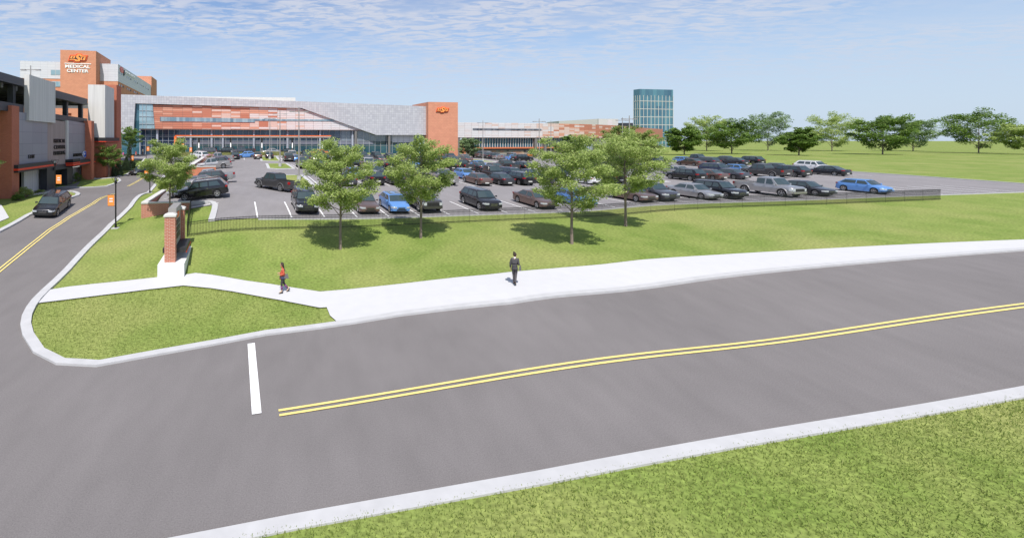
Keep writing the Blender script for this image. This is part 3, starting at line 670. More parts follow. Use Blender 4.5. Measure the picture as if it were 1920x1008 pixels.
# silver cladding as three convex pieces, one mesh, 0.9 m proud of the recessed panels
sv = MB()
on_a(sv, a_h, 14, [(227, 177), (253.5, 178), (253.5, 194), (249.8, 251.5), (227, 251)], out=0)
on_a(sv, a_h, 14, [(253.5, 178), (565.5, 190.2), (565.5, 202.8), (253.5, 194)], out=0)
on_a(sv, a_h, 14, [(565.5, 190.2), (801, 199.5), (801, 253.2), (706, 253.2), (683, 245.3), (565.5, 202.8)], out=0)
obj('silver_cladding', sv, 'silver', hall)
obj('roof_screen', on_a(MB(), a_h+9, 12, [(295, 180.5), (470, 182.2), (554, 183.2), (554, 195), (295, 190)]), 'cap', hall)
# recessed coloured panels
AR = a_h+.5
def clip_grid(name, outline, parent, a, cw, rh, tint):
    """panels (each cell its own tint) cut to a convex outline, as one slab face with seams"""
    pts = [(b_on_a(u, a), zv(v, Y_on_a(u, a))) for u, v in outline]
    bm = bmesh.new(); bl = min(p[0] for p in pts); bh = max(p[0] for p in pts); zl = min(p[1] for p in pts); zh = max(p[1] for p in pts)
    nb, nz = int((bh-bl)/cw)+1, int((zh-zl)/rh)+1
    for i in range(nb):
        for j in range(nz):
            x0, x1, z1, z0 = bl+i*cw, bl+(i+1)*cw-.05, zh-j*rh, zh-(j+1)*rh+.05
            f = bm.faces.new([bm.verts.new((x0, 0, z0)), bm.verts.new((x1, 0, z0)), bm.verts.new((x1, 0, z1)), bm.verts.new((x0, 0, z1))]); f.material_index = tint(i/nb, j/nz, i, j)
    cx = sum(p[0] for p in pts)/len(pts); cz = sum(p[1] for p in pts)/len(pts)
    for (x0, z0), (x1, z1) in zip(pts, pts[1:]+pts[:1]):
        n = Vector((-(z1-z0), 0, x1-x0)); 
        if n.dot(Vector((cx-x0, 0, cz-z0))) > 0: n = -n
        bmesh.ops.bisect_plane(bm, geom=bm.verts[:]+bm.edges[:]+bm.faces[:], dist=1e-5, plane_co=(x0, 0, z0), plane_no=n, clear_outer=True)
    mb = MB(); o0 = origin(parent)
    for f in bm.faces: mb.quad([(*gw(v.co.x, a), v.co.z) for v in f.verts], f.material_index)
    bm.free(); ob = obj(name, mb, TINT, parent, fix=False)
    obj('wall', on_a(MB(), a+.03, .3, outline), SEAM, parent)
    return ob
rt = random.Random(3)
def tint_hall(fx, fz, i, j):
    q = fx*1.55+rt.uniform(-.42, .42)
    if fx < .14: return 0 if rt.random() < .82 else 1
    if fx > .55: return rt.choice([2, 3, 3, 4, 4]) if fx < .7 else rt.choice([3, 4, 4, 4])
    if rt.random() < .16: return 0
    return 0 if q < .28 else 1 if q < .55 else 2 if q < .85 else 3
clip_grid('colour_panels', [(286.5, 196.6), (560, 202.9), (690, 245), (290.4, 241.6)], hall, AR, 2.42, .50, tint_hall)
s_ = obj('strip_window', on_a(MB(), AR, .1, [(300, 219.3), (478, 222.8), (478, 229.6), (300, 227.3)], out=.12), 'glass_st', hall)
s_ = obj('strip_window', on_a(MB(), AR, .1, [(478, 222.8), (622, 224.3), (630, 227.4), (478, 226.6)], out=.12), 'glass_st', hall)
obj('soffit', MB().gbox(HB(262), HB(705), AR-.4, AR+10, HZ(500, 243.3)-.05, HZ(500, 243.0)), SEAM, hall)
# glass corner and glass front
obj('corner_glass', on_a(MB(), AR, .3, [(261, 195.5), (286.3, 196.4), (290.2, 241.5), (261, 241.2)], out=.2), 'glass_lt', hall)
obj('corner_glass', on_a(MB(), AR, .2, [(250.2, 251), (253.8, 194.6), (261.2, 195), (261.2, 289), (228, 289), (228, 251)], out=-.5), 'glass', hall)
obj('glass_front', on_a(MB(), AR+1.2, .2, [(262, 241.5), (700, 245.5), (801, 249), (801, 290), (262, 290)]), 'glass_dk', hall)
AG = AR+1.1
inner = MB(); on_a(inner, AG, .1, [(328, 263.6), (700, 264.5), (700, 270.6), (328, 270.6)], out=.02); obj('spandrel', inner, mat('spandrel_grey', (.17, .18, .23), .5), hall)
gl2 = MB(); on_a(gl2, AG, .1, [(640, 245.3), (760, 248), (760, 263.8), (640, 263.8)], out=.03); obj('upper_glass', gl2, pane_mat('grey_glass', (.15, .18, .24), (.24, .27, .33), 1.47, 3.3, .1, .2), hall)
gl3 = MB(); on_a(gl3, AG, .1, [(735, 253), (776, 253.2), (776, 267), (735, 267)], out=.05); obj('blind', gl3, 'wpanel', hall)
gl4 = MB(); on_a(gl4, AG, .1, [(340, 271.5), (760, 271.5), (760, 290), (340, 290)], out=.02); obj('ground_glass', gl4, pane_mat('teal_glass', (.025, .075, .115), (.05, .13, .18), 1.47, 4.4, .06, .2), hall)
gl5 = MB(); on_a(gl5, AG, .1, [(783, 255), (801, 255), (801, 290), (783, 290)], out=.6); obj('corner_glass', gl5, 'glass_lt', hall)
ml = MB(); n = 50
for i in range(n+1):
    u = 262+(800-262)*i/n; on_a(ml, AG, .12, [(u-.28, 242.2), (u+.28, 242.2), (u+.28, 290), (u-.28, 290)], out=.15)
for v in (253.5, 256.5, 263.8, 272.5): on_a(ml, AG, .1, [(262, v), (800, v+.3), (800, v+.7), (262, v+.4)], out=.12)
on_a(ml, AG, .3, [(261.6, 241.5), (263, 241.5), (263, 290), (261.6, 290)], out=1.2)
on_a(ml, AG, .1, [(273.5, 196), (274.1, 196), (274.1, 241), (273.5, 241)], out=1.45)
on_a(ml, AG, .1, [(267, 196), (267.5, 196), (267.5, 241), (267, 241)], out=1.45)
on_a(ml, AG, .1, [(261, 206.8), (287, 207.3), (287, 207.9), (261, 207.4)], out=1.45); on_a(ml, AG, .1, [(261, 217.8), (288, 218.3), (288, 218.9), (261, 218.4)], out=1.45); on_a(ml, AG, .1, [(261, 232), (289, 232.3), (289, 232.9), (261, 232.6)], out=1.45)
obj('mullions', ml, 'mull', hall)
def hcol(u, v0, m, r=.35, name='column', a=None):
    a = a or AG-1.2; x, y = gw(b_on_a(u, a), a); zt = zv(v0, Y_on_a(u, a))
    return obj(name, MB().tube([(x, y, 2.5), (x, y, zt)], r, 16), m, hall, smooth=40)
pale = mat('pale_column', (.36, .39, .46), .6)
for u in (295, 358, 397, 418, 476, 539, 600, 661): hcol(u, 242.5, pale, .30, a=AG-.5)
hcol(667, 245.8, 'column', .37, a=a_h+.5); hcol(729.7, 253, 'column', .37, a=a_h+.5)
obj('body', MB().gbox(HB(228), HB(800), AR+1.6, AR+13, 2.6, HZ(800, 203)), SEAM, hall)

# drop-off canopy in front of the hall
a_c = 113.0; cx0, cy0 = gw(b_on_a(475, a_c), a_c+2)
can = thing('entrance_canopy', (cx0, cy0, T(cx0, cy0)), 'long flat drop-off canopy with orange edge in front of the hall', 'canopy')
b_l, b_r = b_on_a(331, a_c), b_on_a(620, a_c); zc1 = zv(254.2, Y_on_a(475, a_c)); zc0 = zv(257.6, Y_on_a(475, a_c))
obj('roof', MB().gbox(b_l, b_r, a_c, a_c+5.5, zc0, zc1-.17), 'cap', can)
obj('orange_edge', MB().gbox(b_l-.3, b_r+.1, a_c-.08, a_c+5.6, zc1-.168, zc1+.05), 'orange', can)
obj('soffit', MB().gbox(b_l+.1, b_r-.3, a_c+.3, a_c+5.3, zc0-.12, zc0-.003), mat('timber_soffit', (.35, .27, .12), .6), can)
obj('orange_post', MB().gbox(b_l-.55, b_l-.02, a_c, a_c+5.5, Tg(b_l, a_c)-.2, zc1-.17), 'orange', can)
for u in (373, 432.5, 491, 548, 604):
    b_ = b_on_a(u, a_c+2); z0 = Tg(b_, a_c+2)-.1
    p_ = obj('post', MB().gbox(b_-.2, b_+.2, a_c+1.8, a_c+2.2, z0, zc0-.12), 'column', can)
    obj('light_strip', MB().gbox(b_-.10, b_+.10, a_c+1.74, a_c+1.80, zv(277.5, Y_on_a(u, a_c)), zv(268, Y_on_a(u, a_c))), 'lamp_on', p_)

# ================= EMBLEM TOWER, RIGHT WING =================
a_e = wg(k(803)*127, 127)[1]
ex, ey = gw(b_on_a(830, a_e), a_e+5)
tw = thing('emblem_tower', (ex, ey, T(ex, ey)), 'square orange tower with a small emblem, at the right end of the hall', 'tower')
be0, be1 = b_on_a(803, a_e), b_on_a(858.6, a_e)
obj('shaft', MB().gbox(be0, be1, a_e, a_on_b(773, be0), 2, zv(191.2, Y_on_a(803, a_e))), 'brick_big', tw)
emblem(830.3, 206.3, 1/27.5, a_e, tw)
wing_u = [858, 900, 940, 980, 1020, 1060, 1100, 1130, 1160, 1180, 1200, 1222, 1244]
wing_D = [137, 139, 141, 143, 145.5, 149, 153, 159, 167, 178, 192, 208, 222]
z_t = lambda D: zv(230, 137)
ZT, ZM, ZG, ZS = zv(229.6, 137), zv(258.6, 137), 4.6, zv(276.3, 139)
wx, wy = k(1000)*150, 150
wing = thing('right_wing', (wx, wy, T(wx, wy)), 'curved low wing fading from white to red panels, right of the orange tower', 'hospital building')
wp = [(k(u)*D, D) for u, D in zip(wing_u, wing_D)]
def curve(ts):                                              # points along the wing's plan by arc length
    cum = [0]
    for p, q in zip(wp, wp[1:]): cum.append(cum[-1]+math.dist(p, q))
    out = []
    for t in ts:
        t = min(max(t, 0), cum[-1]-1e-6); i = max(j for j in range(len(cum)-1) if cum[j] <= t); f = (t-cum[i])/(cum[i+1]-cum[i])
        out.append((wp[i][0]+(wp[i+1][0]-wp[i][0])*f, wp[i][1]+(wp[i+1][1]-wp[i][1])*f))
    return out, cum[-1]
_, LW = curve([0])
def s_of(u):
    best = min(range(0, int(LW*10)), key=lambda i: abs(curve([i/10])[0][0][0]/curve([i/10])[0][0][1]-k(u))); return best/10
S = {u: s_of(u) for u in (862, 877, 886, 1015, 1060, 1083, 1110, 1003, 1008, 1021, 1026, 1130)}
def cwall(mbx, s0, s1, z0, z1, off=0, thick=.5, mi=0, step=2.4):
    n = max(1, int((s1-s0)/step)); ss = [s0+(s1-s0)*i/n for i in range(n+1)]; pts, _ = curve(ss); nor = []
    for i in range(len(pts)):
        a_, b_ = pts[max(i-1, 0)], pts[min(i+1, len(pts)-1)]; d = Vector((b_[0]-a_[0], b_[1]-a_[1])).normalized(); nor.append(Vector((d.y, -d.x)))
    F_ = [Vector(p)+q*off for p, q in zip(pts, nor)]; B_ = [Vector(p)+q*(off-thick) for p, q in zip(pts, nor)]
    for i in range(n):
        mbx.hull8([(*F_[i], z0), (*F_[i+1], z0), (*B_[i+1], z0), (*B_[i], z0), (*F_[i], z1), (*F_[i+1], z1), (*B_[i+1], z1), (*B_[i], z1)], mi)
    return mbx
pn = MB(); cw, rh = 2.35, .50; nb = int(LW/cw); obj('wall', cwall(MB(), 0, nb*cw, ZM, ZT, 0, 8, step=cw-1e-5), SEAM, wing); nz = int((ZT-ZM)/rh); rr = random.Random(11)
for i in range(nb):
    fx = i*cw/LW; uu = curve([i*cw])[0][0]; uu = uu[0]/uu[1]*F+U0
    for j in range(nz):
        q = (uu-890)/330+rr.uniform(-.30, .30)
        mi = 4 if q < .02 else 3 if q < .30 else 2 if q < .62 else 1 if q < .72 else 0
        if uu < 1000 and mi == 2 and rr.random() < .5: mi = 3
        if uu > 1080 and mi in (2, 3) and rr.random() < .6: mi = 0
        cwall(pn, i*cw+.025, (i+1)*cw-.025, ZT-(j+1)*rh+.03, ZT-j*rh, .06, .05, mi, 9)
obj('colour_panels', pn, TINT, wing)
obj('strip_window', cwall(MB(), S[886], S[1015], zv(244.6, 140), zv(241, 140), .10, .2), pane_mat('dark_strip_glass', (.03, .035, .05), (.16, .17, .2), .7, 4), wing)
obj('window_wall', cwall(MB(), S[877], S[1083], ZS, ZM-.01, -1.2, .3), pane_mat('deep_blue_glass', (.02, .06, .13), (.035, .13, .20), 1.1, 1.9, .06, .2), wing)
fn = MB()
i = 0; s = S[877]
while s < S[1083]: cwall(fn, s, s+.17, ZS, ZM-.01, -1.0, .12, 0, 9); s += .93; i += 1
obj('window_fins', fn, 'cap', wing)
obj('orange_band', cwall(MB(), S[877]+2, S[1083], ZS-.42, ZS-.01, -.5, .5), mat('orange_band', (.55, .15, .06), .6), wing)
obj('ground_wall', cwall(MB(), S[877], S[1083], 2.4, ZS-.43, -1.3, .4), 'taupe', wing)
obj('dark_band', cwall(MB(), S[877], S[1083], ZS-.95, ZS-.44, -1.1, .2), 'metal_dk', wing)
obj('glass_hall', cwall(MB(), S[1083], S[1130], 2.8, ZM-.01, -1.0, .3), 'glass', wing)
fn = MB(); s = S[1083]
while s < S[1130]: cwall(fn, s, s+.14, 2.8, ZM-.01, -.8, .2, 0, 9); s += 1.2
obj('mullions', fn, 'cap', wing)
for u_ in (861, 1005.5, 1023.5, 1118):
    s = s_of(u_); obj('column', cwall(MB(), s-.4, s+.45, 2.8, ZM-.01, -.1, .8, 0, 9), 'column', wing)
obj('brick_return', cwall(MB(), S[877]-1.0, S[877]-.02, 2.8, ZM-.01, -1.0, .5), 'brick_or', wing)
def blob(u_, v_, w_, h_, mi, seed, o_=-1.2):
    r_ = random.Random(seed); s = s_of(u_); (p0,), _ = curve([s]); (p1,), _ = curve([s+1]); d = Vector((p1[0]-p0[0], p1[1]-p0[1], 0)).normalized(); n = Vector((d.y, -d.x, 0))
    Y = p0[1]; c = Vector((p0[0], p0[1], zv(v_, Y)))+n*o_; pts = []
    for j in range(14):
        t = 2*math.pi*j/14; q = 1+r_.uniform(-.22, .22); pts.append(tuple(c+d*math.cos(t)*w_/2*q*Y/F+Vector((0, 0, math.sin(t)*h_/2*q*Y/F))))
    mu.prism(pts, -n*.06, mi)
for q in ((930, 282, 16, 6, 0, 1), (946, 284, 9, 4, 0, 2), (957, 281.5, 6, 4, 1, 3), (976, 286.5, 20, 8, 0, 4), (984, 287, 10, 7, 2, 5), (989, 283.5, 4, 4, 1, 6), (997, 288.5, 10, 3, 0, 7), (911, 286, 6, 9, 1, 8), (926, 289, 9, 8, 1, 9)): mu = MB(); blob(*q); obj('mural_shape', mu, ART, wing)
obj('orange_plinth', cwall(MB(), s_of(972), s_of(1003), zv(292.5, 142), zv(290.3, 142), -1.1, .2), ART[3], wing)
# boxes on far roofs and the glass high-rise at the right
def far_box(name, label, cat, u0, u1, D, v0, dep, m, zb=4, usplit=None):
    x, y = k((u0+u1)/2)*D, D+dep/2; t_ = thing(name, (x, y, zb), label, cat)
    a_ = wg(k(u0)*D, D)[1]
    b0, b1 = b_on_a(u0, a_), b_on_a(u1, a_)
    obj('wall', MB().gbox(b0, b1, a_, a_+dep, zb, zv(v0, D)), m, t_); return t_, b0, b1, a_
t_, b0, b1, a_ = far_box('penthouse', 'cream rooftop block rising behind the red end of the curved wing', 'rooftop block', 1122, 1159, 215, 222.8, 14, 'cap')
obj('panel', MB().gbox(b0+4.9, b0+7.2, a_-.08, a_, zv(236, 215), zv(225.5, 215)), TINT[3], t_)
xl = MB(); q = [(k(1048)*230, 230), (k(1122)*215.2, 215.2), (k(1122)*215+1, 229), (k(1048)*232, 244)]
xl.hull8([(*p, 4) for p in q]+[(q[0][0], q[0][1], zv(227.2, 230)), (q[1][0], q[1][1], zv(223, 215)), (q[2][0], q[2][1], zv(223, 215)), (q[3][0], q[3][1], zv(227.2, 230))]); obj('side_wall', xl, 'cap', t_)
far_box('plant_room', 'dark grey rooftop plant room between the cream block and the glass high-rise', 'rooftop block', 1168, 1187, 225, 230.5, 8, 'metal_dk')
t_, b0, b1, a_ = far_box('glass_high_rise', 'slim blue glass high-rise with pale vertical mullions at the right edge of the view', 'high-rise', 1199.5, 1262, 300, 167, 4.8, pane_mat('highrise_glass', (.05, .13, .20), (.10, .24, .30), 2.9, 6.2, .08, .2))
fr = MB()
for i in range(10): fr.gbox(b0+(b1-b0)*i/9-.15, b0+(b1-b0)*i/9+.15, a_-.15, a_, 4, zv(167, 300)-4)
for i in range(6): z_ = 8+i*5.2; fr.gbox(b0-.12, b1, a_-.12, a_+4.8, z_, z_+.35)
for q_ in (0, 1.6, 3.2, 4.6): fr.gbox(b0-.15, b0, a_+q_, a_+q_+.2, 4, zv(167, 300)-4)
obj('frame', fr, 'cap', t_)
# ================= PEOPLE =================
def skin(nodes, edges, root, sub=2):
    names = list(nodes); me = bpy.data.meshes.new('s'); me.from_pydata([nodes[n][0] for n in names], [(names.index(a), names.index(b)) for a, b in edges], [])
    o = bpy.data.objects.new('s', me); COL.objects.link(o); m = o.modifiers.new('k', 'SKIN'); m.use_smooth_shade = True
    for i, n in enumerate(names):
        r = nodes[n][1]; sv_ = me.skin_vertices[0].data[i]; sv_.radius = r if isinstance(r, tuple) else (r, r); sv_.use_root = (n == root)
    s2 = o.modifiers.new('u', 'SUBSURF'); s2.levels = sub; s2.render_levels = sub
    ev = o.evaluated_get(bpy.context.evaluated_depsgraph_get()); r = bpy.data.meshes.new_from_object(ev); v = [tuple(q.co) for q in r.vertices]; f = [tuple(p.vertices) for p in r.polygons]
    bpy.data.objects.remove(o); bpy.data.meshes.remove(r); return v, f
def ball(mb, c, r, seg=14, mi=0):
    n = 8; prof = [(math.sin(math.pi*i/n)*1.0, -math.cos(math.pi*i/n)) for i in range(n+1)]; vs = []
    b0 = len(mb.v)
    for j in range(seg):
        t = 2*math.pi*j/seg
        for a, h in prof: mb.v.append((c[0]+a*math.cos(t)*r[0], c[1]+a*math.sin(t)*r[1], c[2]+h*r[2]))
    for j in range(seg):
        for i in range(n): mb.f.append((b0+j*(n+1)+i, b0+((j+1) % seg)*(n+1)+i, b0+((j+1) % seg)*(n+1)+i+1, b0+j*(n+1)+i+1)); mb.m.append(mi)
SKIN_ = mat('skin', (.50, .28, .20), .6); HAIR = mat('dark_hair', (.035, .018, .014), .6)
def person(x, y, hd, label, pose, group=None, h=1.0, cat='person'):
    t = thing('person', (x, y, T(x, y)+.075), label, cat, group, rz=hd)
    t.scale = (.955, .955, .955); P_ = pose; J = dict(P_['J'])
    kw = dict(local=True)
    def N_(*ns): return {n: (J[n], R_[n]) for n in ns}
    R_ = dict(pel=(.120, .095), sp=(.098, .078), ch=(.125, .085), nk=.05, hb=.055, shL=.055, shR=.055, elL=.040, elR=.040, wrL=.026, wrR=.026, paL=(.036, .018), paR=(.036, .018),
              hpL=.085, hpR=.085, knL=.055, knR=.055, anL=.036, anR=.036, toL=.032, toR=.032)
    v, f = skin(N_(*R_), [('pel', 'sp'), ('sp', 'ch'), ('ch', 'nk'), ('nk', 'hb'), ('ch', 'shL'), ('ch', 'shR'), ('shL', 'elL'), ('shR', 'elR'), ('elL', 'wrL'), ('elR', 'wrR'), ('wrL', 'paL'), ('wrR', 'paR'),
        ('pel', 'hpL'), ('pel', 'hpR'), ('hpL', 'knL'), ('hpR', 'knR'), ('knL', 'anL'), ('knR', 'anR'), ('anL', 'toL'), ('anR', 'toR')], 'pel')
    b = MB(); b.add(v, f)
    hx, hy, hz_ = J['hb']; ft = P_.get('face', 0); fx_, fy_ = math.cos(ft), math.sin(ft); hc = (hx+.012*fx_, hy+.012*fy_, hz_+.095)
    ball(b, hc, (.088, .080, .112)); ball(b, (hc[0]+.092*fx_, hc[1]+.092*fy_, hc[2]-.012), (.016, .016, .022), 8); ball(b, (hc[0]+.045*fx_, hc[1]+.045*fy_, hc[2]-.085), (.042, .040, .032), 8)
    for s in (1, -1): ball(b, (hc[0]-fy_*s*.08, hc[1]+fx_*s*.08, hc[2]-.015), (.014, .014, .028), 8)
    for s in 'LR':
        p, w_ = Vector(J['pa'+s]), Vector(J['wr'+s]); d = (p-w_).normalized(); sd = d.cross(Vector((0, 0, 1))); sd = sd.normalized() if sd.length > .1 else Vector((1, 0, 0)); dn = Vector((0, 0, -1)) if abs(d.z) < .7 else Vector((.4, 0, -.3))
        for i, L in enumerate((.062, .072, .068, .052)):
            o_ = p+sd*(-.027+.018*i); e1 = o_+d*L*.55+dn*.006; e2 = e1+d*L*.35+dn*.022
            v, f = skin({'a': (tuple(o_), .009), 'b': (tuple(e1), .008), 'c': (tuple(e2), .007)}, [('a', 'b'), ('b', 'c')], 'a', 1); b.add(v, f)
        o_ = p-d*.035+sd*.03; v, f = skin({'a': (tuple(o_), .010), 'b': (tuple(o_+sd*.025+d*.03), .009), 'c': (tuple(o_+sd*.03+d*.055), .008)}, [('a', 'b'), ('b', 'c')], 'a', 1); b.add(v, f)
    obj('body', b, SKIN_, t, smooth=True, **kw)
    for s in (1, -1): e = MB(); ball(e, (hc[0]+fx_*.078-fy_*s*.032, hc[1]+fy_*.078+fx_*s*.032, hc[2]+.015), (.012, .012, .009), 8); obj('eye', e, 'black', t, smooth=True, **kw)
    m_ = MB(); ball(m_, (hc[0]+fx_*.082, hc[1]+fy_*.082, hc[2]-.052), (.010, .022*abs(fx_)+.01, .006), 8); obj('mouth', m_, mat('lips', (.40, .12, .10), .5), t, smooth=True, **kw)
    hr = MB(); ball(hr, (hc[0]-.020*fx_, hc[1]-.020*fy_, hc[2]+.022), (.098, .094, .108))
    if P_['hair'] == 'long':
        for q in range(7): ball(hr, (hc[0]-.065*fx_-.008*q, hc[1]-.065*fy_, hc[2]-.03-.052*q), (.060, .105-.004*q, .07))
    elif P_['hair'] == 'bun': ball(hr, (hc[0]-.075*fx_, hc[1]-.075*fy_, hc[2]+.135), (.05, .05, .05))
    obj('hair', hr, HAIR, t, smooth=True, **kw)
    def garment(name, ns, es, root, grow, m):
        g = {n: (J[n], tuple(q+grow.get(n, grow['*']) for q in (R_[n] if isinstance(R_[n], tuple) else (R_[n],)*2))) for n in ns}
        v, f = skin(g, es, root); obj(name, MB().add(v, f), m, t, smooth=True, **kw)
    J['hem'] = (J['pel'][0], 0, J['pel'][2]-P_.get('hem', .10)); R_['hem'] = (.125, .10); J['wst'] = (J['pel'][0], 0, J['pel'][2]+.07); R_['wst'] = (.11, .085)
    garment('jacket', ['hem', 'pel', 'sp', 'ch', 'shL', 'shR', 'elL', 'elR', 'wrL', 'wrR'], [('hem', 'pel'), ('pel', 'sp'), ('sp', 'ch'), ('ch', 'shL'), ('ch', 'shR'), ('shL', 'elL'), ('shR', 'elR'), ('elL', 'wrL'), ('elR', 'wrR')], 'pel', {'*': .026, 'hem': .052, 'pel': .046, 'sp': .046, 'ch': .040, 'shL': .018, 'shR': .018, 'wrL': .016, 'wrR': .016}, P_['jacket'])
    garment('trousers', ['hpL', 'hpR', 'knL', 'knR', 'anL', 'anR', 'pel', 'wst'], [('wst', 'pel'), ('pel', 'hpL'), ('pel', 'hpR'), ('hpL', 'knL'), ('hpR', 'knR'), ('knL', 'anL'), ('knR', 'anR')], 'pel', {'*': P_.get('tg', .010), 'anL': P_.get('ta', .006), 'anR': P_.get('ta', .006)}, P_['trousers'])
    col = MB().lathe([(.050, -.03), (.066, -.02), (.060, .035), (.050, .04)], (J['nk'][0], J['nk'][1], J['nk'][2]), seg=14); obj('collar', col, P_.get('collar', P_['jacket']), t, smooth=True, **kw)
    if P_.get('cuff'):
        for s in 'LR':
            k_, a_ = Vector(J['kn'+s]), Vector(J['an'+s]); obj('legging_cuff', MB().tube([k_.lerp(a_, .25), k_.lerp(a_, .5), k_.lerp(a_, .75)], [.066, .058, .050], 12), P_['cuff'], t, smooth=True, **kw)
    if P_.get('skirt'):
        c = J['pel']; obj('skirt', MB().lathe([(.15, .04), (.175, -.06), (.185, -.15), (.18, -.15), (.16, .0)], (c[0], c[1], c[2]), seg=16), P_['skirt'], t, smooth=True, **kw)
    for s in 'LR':
        a_, o_ = Vector(J['an'+s]), Vector(J['to'+s]); hl = a_+(a_-o_).normalized()*.03; low = a_.z-o_.z
        v, f = skin({'k': (tuple(a_+Vector((0, 0, P_.get('boot', .03)))), .052 if P_.get('boot') else .04), 'a': (tuple(a_), .05), 'm': (tuple(a_.lerp(o_, .6)), (.042, .04)), 't': (tuple(o_), (.045, .030))}, [('k', 'a'), ('a', 'm'), ('m', 't')], 'a', 1)
        sh = obj('shoe', MB().add(v, f), P_['shoe'], t, smooth=True, **kw)
        d = (o_-a_).normalized(); n = d.cross(Vector((0, 1, 0))).normalized()*1; n = n if n.z < 0 else -n
        p0, p1 = a_+n*.055-d*.045, o_+n*.030+d*.05; w_ = .042
        obj('sole', MB().hull8([tuple(p0+Vector((0, -w_, 0))+n*.02), tuple(p1+Vector((0, -w_, 0))+n*.012), tuple(p1+Vector((0, w_, 0))+n*.012), tuple(p0+Vector((0, w_, 0))+n*.02), tuple(p0+Vector((0, -w_, 0))), tuple(p1+Vector((0, -w_, 0))), tuple(p1+Vector((0, w_, 0))), tuple(p0+Vector((0, w_, 0)))]), P_.get('sole', 'trim'), sh, **kw)
    return t
def J_(**k_): return k_
walkJ = J_(pel=(0,0,.93), sp=(.01,0,1.08), ch=(.0,0,1.25), nk=(.01,0,1.41), hb=(.035,0,1.475), shL=(0,.165,1.34), shR=(0,-.165,1.34), elL=(-.05,.20,1.09), elR=(-.03,-.20,1.09), wrL=(.16,.16,1.04), wrR=(.17,-.14,1.06), paL=(.225,.145,1.05), paR=(.235,-.125,1.07),
    hpL=(.0,.09,.86), hpR=(-.01,-.09,.86), knL=(.07,.085,.50), knR=(-.07,-.085,.50), anL=(.05,.085,.095), anR=(-.33,-.085,.17), toL=(.19,.085,.045), toR=(-.22,-.085,.055))
red_coat = mat('rust_red_coat', (.52, .095, .05), .85)
w1 = gp(530, 551)
t1 = person(w1[0], w1[1], math.pi+.15, 'person with long dark hair in a rust red coat and tan boots walking left', dict(J=walkJ, hair='long', jacket=red_coat, trousers=mat('dark_leggings', (.045, .038, .045), .8), cuff=mat('purple_leggings', (.17, .05, .16), .8), skirt=mat('navy_skirt', (.045, .055, .11), .8), shoe=mat('tan_boot', (.50, .36, .26), .8), sole='trim', boot=.15, hem=.09), 'people on the pavement')
suitJ = J_(pel=(0,0,.96), sp=(.0,0,1.10), ch=(.0,0,1.28), nk=(.0,0,1.44), hb=(.02,-.01,1.50), shL=(0,.15,1.37), shR=(0,-.15,1.37), elL=(-.04,.205,1.11), elR=(-.03,-.20,1.11), wrL=(.02,.215,.88), wrR=(.14,-.19,1.07), paL=(.035,.215,.80), paR=(.20,-.17,1.08),
    hpL=(.0,.085,.89), hpR=(0,-.085,.89), knL=(.06,.055,.50), knR=(-.02,-.055,.50), anL=(.10,.045,.11), anR=(-.10,-.04,.12), toL=(.22,.045,.045), toR=(.02,-.04,.045))
suit = mat('charcoal_suit', (.058, .055, .060), .8); w2 = gp(965, 536)
t2 = person(w2[0], w2[1], math.radians(62), 'person in a dark suit with a hair bun walking away, seen from behind', dict(J=suitJ, face=-.6, hair='bun', jacket=suit, trousers=mat('suit_trousers', (.09, .082, .088), .8), tg=.012, ta=.016, hem=.13, collar='white', shoe='black'), 'people on the pavement')
def bag(parent_xy, hd, c, top, label, m):
    ca, sa = math.cos(hd), math.sin(hd); L2W = lambda p: (parent_xy[0]+p[0]*ca-p[1]*sa, parent_xy[1]+p[0]*sa+p[1]*ca, T(*parent_xy)+.075+p[2])
    t = thing('handbag', L2W(c), label, 'handbag', None, rz=hd)
    w_, h_, d_2 = .135, .23, .05
    obj('body', MB().hull8([(-w_, -d_2, -h_), (w_, -d_2, -h_), (w_, d_2, -h_), (-w_, d_2, -h_), (-w_*.55, -.02, 0), (w_*.55, -.02, 0), (w_*.55, .02, 0), (-w_*.55, .02, 0)]), m, t, local=True)
    r = Vector(top)-Vector(c); pts = [(-w_*.5, 0, -.01), tuple(r.lerp(Vector((-w_*.5, 0, 0)), .25)+Vector((-.02, 0, 0))), tuple(r), tuple(r.lerp(Vector((w_*.5, 0, 0)), .25)+Vector((.02, 0, 0))), (w_*.5, 0, -.01)]
    obj('strap', MB().tube(pts, .010, 6), m, t, local=True); return t
bag(w1, math.pi+.15, (-.19, .10, 1.02), (-.03, .15, 1.36), 'grey shoulder bag hanging behind the person in the red coat', mat('grey_bag', (.13, .12, .12), .7))
bag(w2, math.radians(62), (.08, -.25, .98), (.05, -.21, 1.08), 'dark grey handbag on the arm of the person in the suit', mat('slate_bag', (.10, .095, .10), .6))
shc = lambda n, c: mat(n, c, .8)
for i, (u, D, hd, jc, tc_, lb) in enumerate([(231,115,1.2,(.50,.10,.22),(.06,.09,.25),'distant person in pink top by the glass corner, left of the small tree'), (255,115,.2,(.60,.06,.04),(.45,.25,.20),'distant person in red top on the pavement right of the small tree'),
        (268,104,2.4,(.50,.42,.32),(.20,.09,.05),'distant person in a pale top crossing the drive'), (405,115.2,1.8,(.45,.06,.05),(.03,.04,.09),'distant person in dark clothes under the canopy beside a post'), (475.5,114.5,0.2,(.55,.06,.05),(.05,.05,.08),'distant person in red top under the middle of the canopy')]):
    person(k(u)*D, D, hd, lb, dict(J=walkJ, hair='short', jacket=shc('top_%d' % i, jc), trousers=shc('legwear_%d' % i, tc_), shoe='black'), 'people near the hall')
